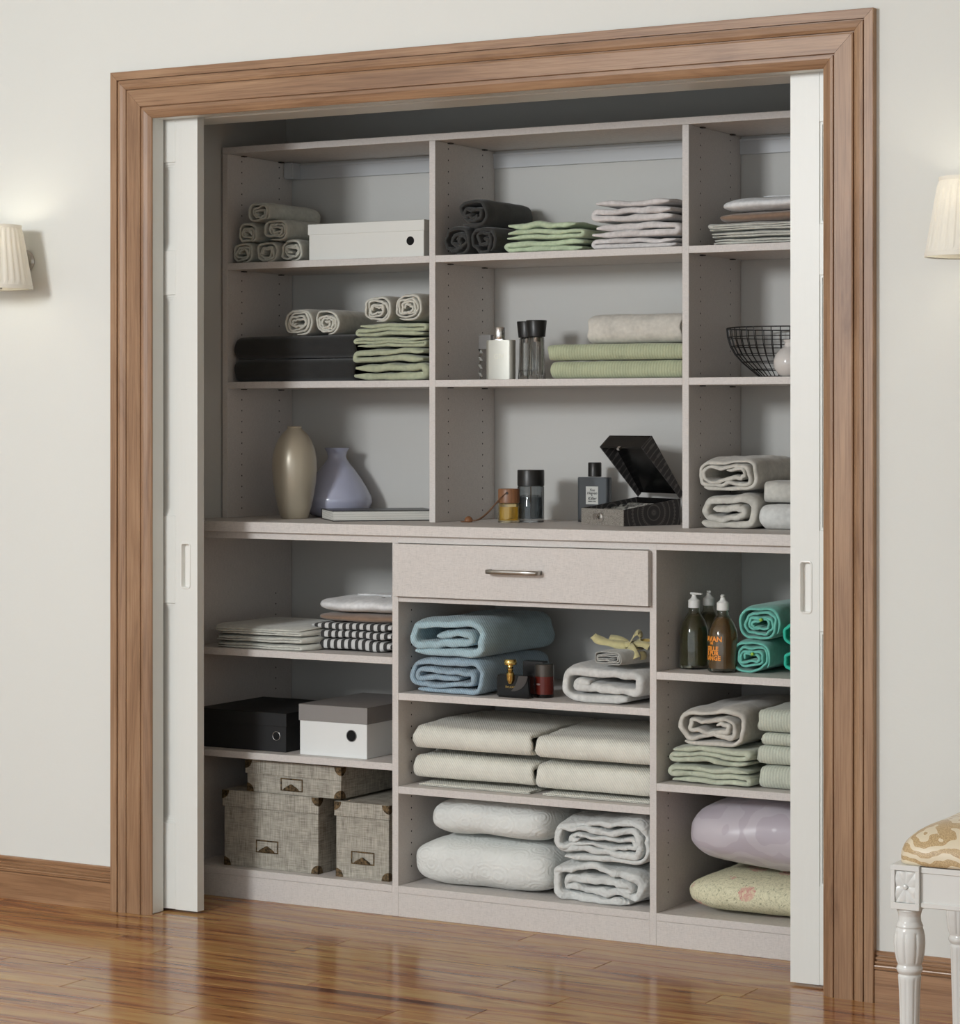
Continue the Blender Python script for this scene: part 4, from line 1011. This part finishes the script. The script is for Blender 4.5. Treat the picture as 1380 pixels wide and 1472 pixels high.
teal(1.006, .085, ZR1, .114, .088, 'turquoise rolled towel lying on the shelf beside the amber soap bottle', 141, -.5)
teal(1.030, .085, ZR1+.086, .118, .092, 'turquoise rolled towel resting on another one, ends facing out', 142, -.4)
for i, (zz, lab) in enumerate(((0, 'turquoise and pink rolled towel low behind the sliding door edge'), (.070, 'turquoise and pink rolled towel stacked by the sliding door edge'))):
    roll('rolled_towel', 1.142, .075, ZR1+zz, .088, .070, .30, TP, lab, g, 145+i, th=.009, pitch=.012)
g = 'pale green folded towels in the last bay'
folded('folded_towel', .916, .030, ZR2, .250, .050, .37, F_LGRN, 'pale green folded towel lying on the shelf, under a like one and the beige roll', g, 151, 3, sag=.010)
folded('folded_towel', .914, .030, ZR2+.0495, .244, .048, .37, F_LGRN, 'pale green folded towel directly under the beige rolled blanket', g, 152, 3, sag=.012, first=-1)
cloth('rolled_blanket', spiral(.196, .104, .0125, .0145, p=2.3, seed=153, jit=.8, a0=-2.5), .0125, .40, F_BGE, (.912, .035, ZR2+.0985), 'Y', 'pale beige rolled blanket resting on pale green towels', 'blanket', None, 153, amp=.006, freq=12, edge=.010, lean=.06)
g = 'pale green towels stacked by the sliding door'
zz = ZR2
for i, (h_, lab) in enumerate(((.062, 'pale green ribbed towel, lowest of the stack by the sliding door'), (.050, 'pale green ribbed towel, second up in the stack by the sliding door'), (.033, 'thin pale green towel, third up in the stack by the sliding door'), (.062, 'plump pale green towel on top of the stack by the sliding door'))):
    blanket('folded_towel', 1.048+(.0, -.002, .010, -.003)[i], .035, zz, .36, .40, h_, F_PGRN, lab, g, 160+i, h_*.27, h_*.3)
    zz += h_-.0008
n = NT('lavender_damask'); vo = n.n('TexWave', _wave_type='RINGS'); vo.inputs['Scale'].default_value = 6; vo.inputs['Distortion'].default_value = 11; vo.inputs['Detail'].default_value = 1.5; vo.inputs['Detail Scale'].default_value = 1.4
n.l(n.map(loc=(.1, .1, 0)), vo.inputs['Vector']); dam = n.ramp(vo.outputs['Fac'], [(.55, (0, 0, 0, 1)), (.62, (1, 1, 1, 1))])
n.col(n.mix(dam, sl((188, 179, 188)), sl((198, 191, 198)))); n.set(Sheen_Weight=.3)
n.l(n.math('ADD', .55, n.math('MULTIPLY', dam, -.2)), n.b.inputs['Roughness'])
pl_ = pillow('pillow', .625, .50, .203, n.m, (1.138, .278, ZF+.112), 'large lavender satin damask pillow resting on the floral quilt', 'pillow', 6.0, 2.5, 171, .008, flat=.06)
n = NT('floral_print'); v1 = n.n('TexVoronoi'); v1.inputs['Scale'].default_value = 17; n.l(n.map(), v1.inputs['Vector'])
nf = n.noise(n.map((45, 45, 45)), 1, 4, .7, 2.0); nb = n.noise(n.map((48, 48, 48)), 1, 5, .75, 4)
base_ = n.ramp(nb, [(.36, sl((146, 148, 118))), (.44, sl((212, 208, 176))), (.6, sl((232, 228, 198)))])
pm = n.math('MULTIPLY', n.math('LESS_THAN', n.math('ADD', v1.outputs['Distance'], n.math('MULTIPLY', nf, .35)), .56), n.math('GREATER_THAN', n.n('SeparateColor').outputs[0], -1))
sc = n.n('SeparateColor'); n.l(v1.outputs['Color'], sc.inputs[0]); pick = n.math('GREATER_THAN', sc.outputs[0], .45)
rose = n.ramp(nf, [(.35, sl((200, 104, 116))), (.47, sl((214, 164, 150))), (.58, sl((224, 208, 176)))])
n.col(n.mix(n.math('MULTIPLY', n.math('MULTIPLY', pm, pick), .85), base_, rose)); n.set(Roughness=.9); n.bump(nb, .5, .002)
pillow('quilt', .620, .50, .117, n.m, (1.138, .278, ZF), 'cream floral quilt with pink roses, under the lavender pillow', 'quilt', 7, 2.6, 172, .004, flat=.1)

# ---------------------------------------------------------------- wall sconces
SHADE = NT('lamp_shade'); SHADE.col(sl((232, 230, 222))); SHADE.set(Roughness=.9)
tr = SHADE.n('BsdfTranslucent'); tr.inputs[0].default_value = sl((240, 232, 210)); mx = SHADE.n('MixShader'); mx.inputs[0].default_value = .10
SHADE.l(SHADE.b.outputs[0], mx.inputs[1]); SHADE.l(tr.outputs[0], mx.inputs[2]); SHADE.l(mx.outputs[0], SHADE.out.inputs[0]); SHADE = SHADE.m
def sconce(x, label):
    t = thing('wall_sconce', label, 'lamp', (x, -.437, 1.716))
    seg = 120; rb, rt, H = .098, .066, .178; v = []; f = []
    rows_ = [(rb+.0008, 0), (rb+.0008, .010), (rb-.0006, .0105)]+[(rb+(rt-rb)*k/8, H*k/8) for k in range(1, 8)]+[(rt+.0004, H-.008), (rt+.0012, H-.0075), (rt+.0012, H)]
    for i, (r, z) in enumerate(rows_):
        for k in range(seg):
            pl = .0016 if (2 < i < len(rows_)-3) and k % 4 < 2 else 0
            a = 2*PI*k/seg+(.012 if pl else 0); v.append(((r+pl)*math.cos(a), (r+pl)*math.sin(a), z))
    n_ = len(rows_)
    for i in range(n_-1):
        for k in range(seg): f.append((i*seg+k, i*seg+(k+1) % seg, (i+1)*seg+(k+1) % seg, (i+1)*seg+k))
    from_py('lamp_shade', v, f, SHADE, t, False)
    tube('shade_ring', [((rb-.002)*math.cos(2*PI*k/60), (rb-.002)*math.sin(2*PI*k/60), .0015) for k in range(60)], .0012, STEEL, t, 6, True)
    lathe('bulb', [(.0005, .05), (.012, .053), (.022, .075), (.024, .09), (.018, .105), (.0005, .112)], m_plain('bulb_glass', (250, 245, 230), .3), t, 20)
    lathe('socket', [(.0005, .0), (.014, .0), (.014, .049), (.0005, .049)], STEEL, t, 20)
    tube('arm', smooth_path([(0, 0, .046), (0, .04, .050), (0, .114, .085)]), .005, STEEL, t, 10)
    bp = lathe('wall_plate', [(.0005, 0), (.030, 0), (.032, .004), (.026, .009), (.0005, .010)], STEEL, t, 32, True, None, (0, .1238, .085)); bp.rotation_euler = (PI/2, 0, 0)
    for zz_, e in ((.135, .28), (.03, .12)):
        d = bpy.data.lights.new('bulb_light', 'POINT'); d.energy = e; d.color = (1, .90, .74); d.shadow_soft_size = .02
        o = bpy.data.objects.new('bulb_light', d); C.objects.link(o); o.parent = t; o.location = (0, -.03, zz_)
sconce(-1.039, 'pleated white wall lamp shade beside the casing, on the side of the champagne vase')
sconce(1.764, 'pleated white wall lamp shade above the white stool')

# ---------------------------------------------------------------- stool
t = thing('stool', 'white carved stool with fluted legs and a gold floral seat', 'stool', (1.795, -1.012, 0), math.radians(1.5))
SW = m_plain('stool_paint', (226, 226, 222), .22)
bw, zb0, zb1 = .060, .3600, .4500; sw, sd = .46, .40
def carved_block(x, y):
    bm = bmesh.new()
    box('', (x, y+.006, zb0), (x+bw, y+bw, zb1), None, bev=.001, bm=bm)
    f_ = .0085
    for a, b in (((x, y, zb0), (x+bw, y+.0062, zb0+f_*1.6)), ((x, y, zb1-f_*1.3), (x+bw, y+.0062, zb1)), ((x, y, zb0+f_*1.6), (x+f_, y+.0062, zb1-f_*1.3)), ((x+bw-f_, y, zb0+f_*1.6), (x+bw, y+.0062, zb1-f_*1.3))):
        box('', a, b, None, bev=.0008, bm=bm)
    blk = from_bm('corner_block', bm, SW, t)
    # eight-petal rosette
    cx, cz = x+bw/2, (zb0+zb1)/2+.001; hw, hh = bw/2-f_, (zb1-zb0)/2-f_*1.5
    bm = bmesh.new()
    corners = [(0, 1), (1, 1), (1, 0), (1, -1), (0, -1), (-1, -1), (-1, 0), (-1, 1)]
    for i in range(8):
        a, b = corners[i], corners[(i+1) % 8]
        P0 = (cx, y+.0045, cz); P1 = (cx+a[0]*hw*.97, y+.0055, cz+a[1]*hh*.97); P2 = (cx+b[0]*hw*.97, y+.0055, cz+b[1]*hh*.97)
        M = (cx+(a[0]+b[0])*hw*.36, y-.0005, cz+(a[1]+b[1])*hh*.36); E1 = tuple((P1[k]+P2[k])/2 if k != 1 else y+.002 for k in range(3))
        vs = [bm.verts.new(p) for p in (P0, P1, E1, P2, M)]
        for q_ in ((0, 1, 4), (1, 2, 4), (2, 3, 4), (3, 0, 4)): bm.faces.new([vs[k] for k in q_])
    r_ = from_bm('rosette', bm, SW, blk, True)
    lathe('rosette_stud', [(.0055, 0), (.0045, .003), (.0005, .0045)], SW, blk, 14, True, None, (cx, y+.003, cz)).rotation_euler = (PI/2, 0, 0)
leg_prof = [(.0005, 0), (.013, 0), (.0155, .006), (.0165, .02), (.0215, .19), (.0235, .222), (.0215, .226), (.0245, .230), (.0265, .234), (.0265, .238), (.0245, .242), (.0235, .245), (.0265, .252), (.0300, .268), (.0318, .288), (.0310, .304), (.0285, .316), (.0265, .321), (.0275, .324), (.0260, .328), (.0235, .333), (.0225, .345), (.0245, .353), (.0260, .356), (.0245, .3598), (.0005, .3598)]
def legflute(z, a):
    if .02 < z < .215: return .075*max(0, math.cos(a*8))**4
    if .25 < z < .312: return .085*max(0, math.cos(a*8))**6
    return 0
def dense(pr, m=4):
    out = []
    for (r0, z0), (r1, z1) in zip(pr[:-1], pr[1:]):
        for k in range(m): out.append((r0+(r1-r0)*k/m, z0+(z1-z0)*k/m))
    return out+[pr[-1]]
for (x, y) in ((0, 0), (sw-bw, 0), (0, sd-bw), (sw-bw, sd-bw)):
    carved_block(x, y)
    lathe('leg', dense(leg_prof), SW, t, 64, True, legflute, (x+bw/2, y+bw/2, 0), angle=60)
def rail_(x0, x1, y0, y1, alongx):
    bm = bmesh.new(); box('', (x0, y0, zb0+.010), (x1, y1, zb1-.004), None, bev=.001, bm=bm)
    if alongx:
        box('', (x0, y0-.004, zb0+.006), (x1, y1, zb0+.017), None, bev=.0015, bm=bm); box('', (x0, y0-.003, zb1-.014), (x1, y1, zb1-.002), None, bev=.001, bm=bm)
    return from_bm('apron', bm, SW, t)
rail_(bw+.0002, sw-bw-.0002, .010, .034, True); rail_(bw+.0002, sw-bw-.0002, sd-.034, sd-.010, False)
rail_(.010, .034, bw+.0002, sd-bw-.0002, False); rail_(sw-.034, sw-.010, bw+.0002, sd-bw-.0002, False)
n = NT('gold_damask'); v1 = n.n('TexWave', _wave_type='RINGS'); v1.inputs['Scale'].default_value = 13; v1.inputs['Distortion'].default_value = 12; v1.inputs['Detail'].default_value = 2; v1.inputs['Detail Scale'].default_value = 1.1
n.l(n.map((1, 1, 1), loc=(.2, .1, .1)), v1.inputs['Vector']); fm = n.ramp(v1.outputs['Fac'], [(.46, (0, 0, 0, 1)), (.50, (1, 1, 1, 1))])
ln = n.ramp(v1.outputs['Fac'], [(.40, (0, 0, 0, 1)), (.44, (1, 1, 1, 1)), (.47, (0, 0, 0, 1))])
sp = n.noise(n.map((500, 500, 500)), 1, 2)
gold = n.ramp(sp, [(.4, sl((176, 146, 104))), (.6, sl((206, 180, 136)))])
n.col(n.mix(ln, n.mix(fm, sl((226, 212, 184)), gold), sl((244, 232, 204)))); n.set(Roughness=.42, Sheen_Weight=.2)
cu = pillow('seat_cushion', sw-.008, sd-.010, .178, n.m, (sw/2, sd/2, zb1-.080), None, None, 10, 2.3, 5, .002, parent=t, flat=.0)
for v in cu.data.vertices:
    if v.co.z < .0805: v.co.z = .0805
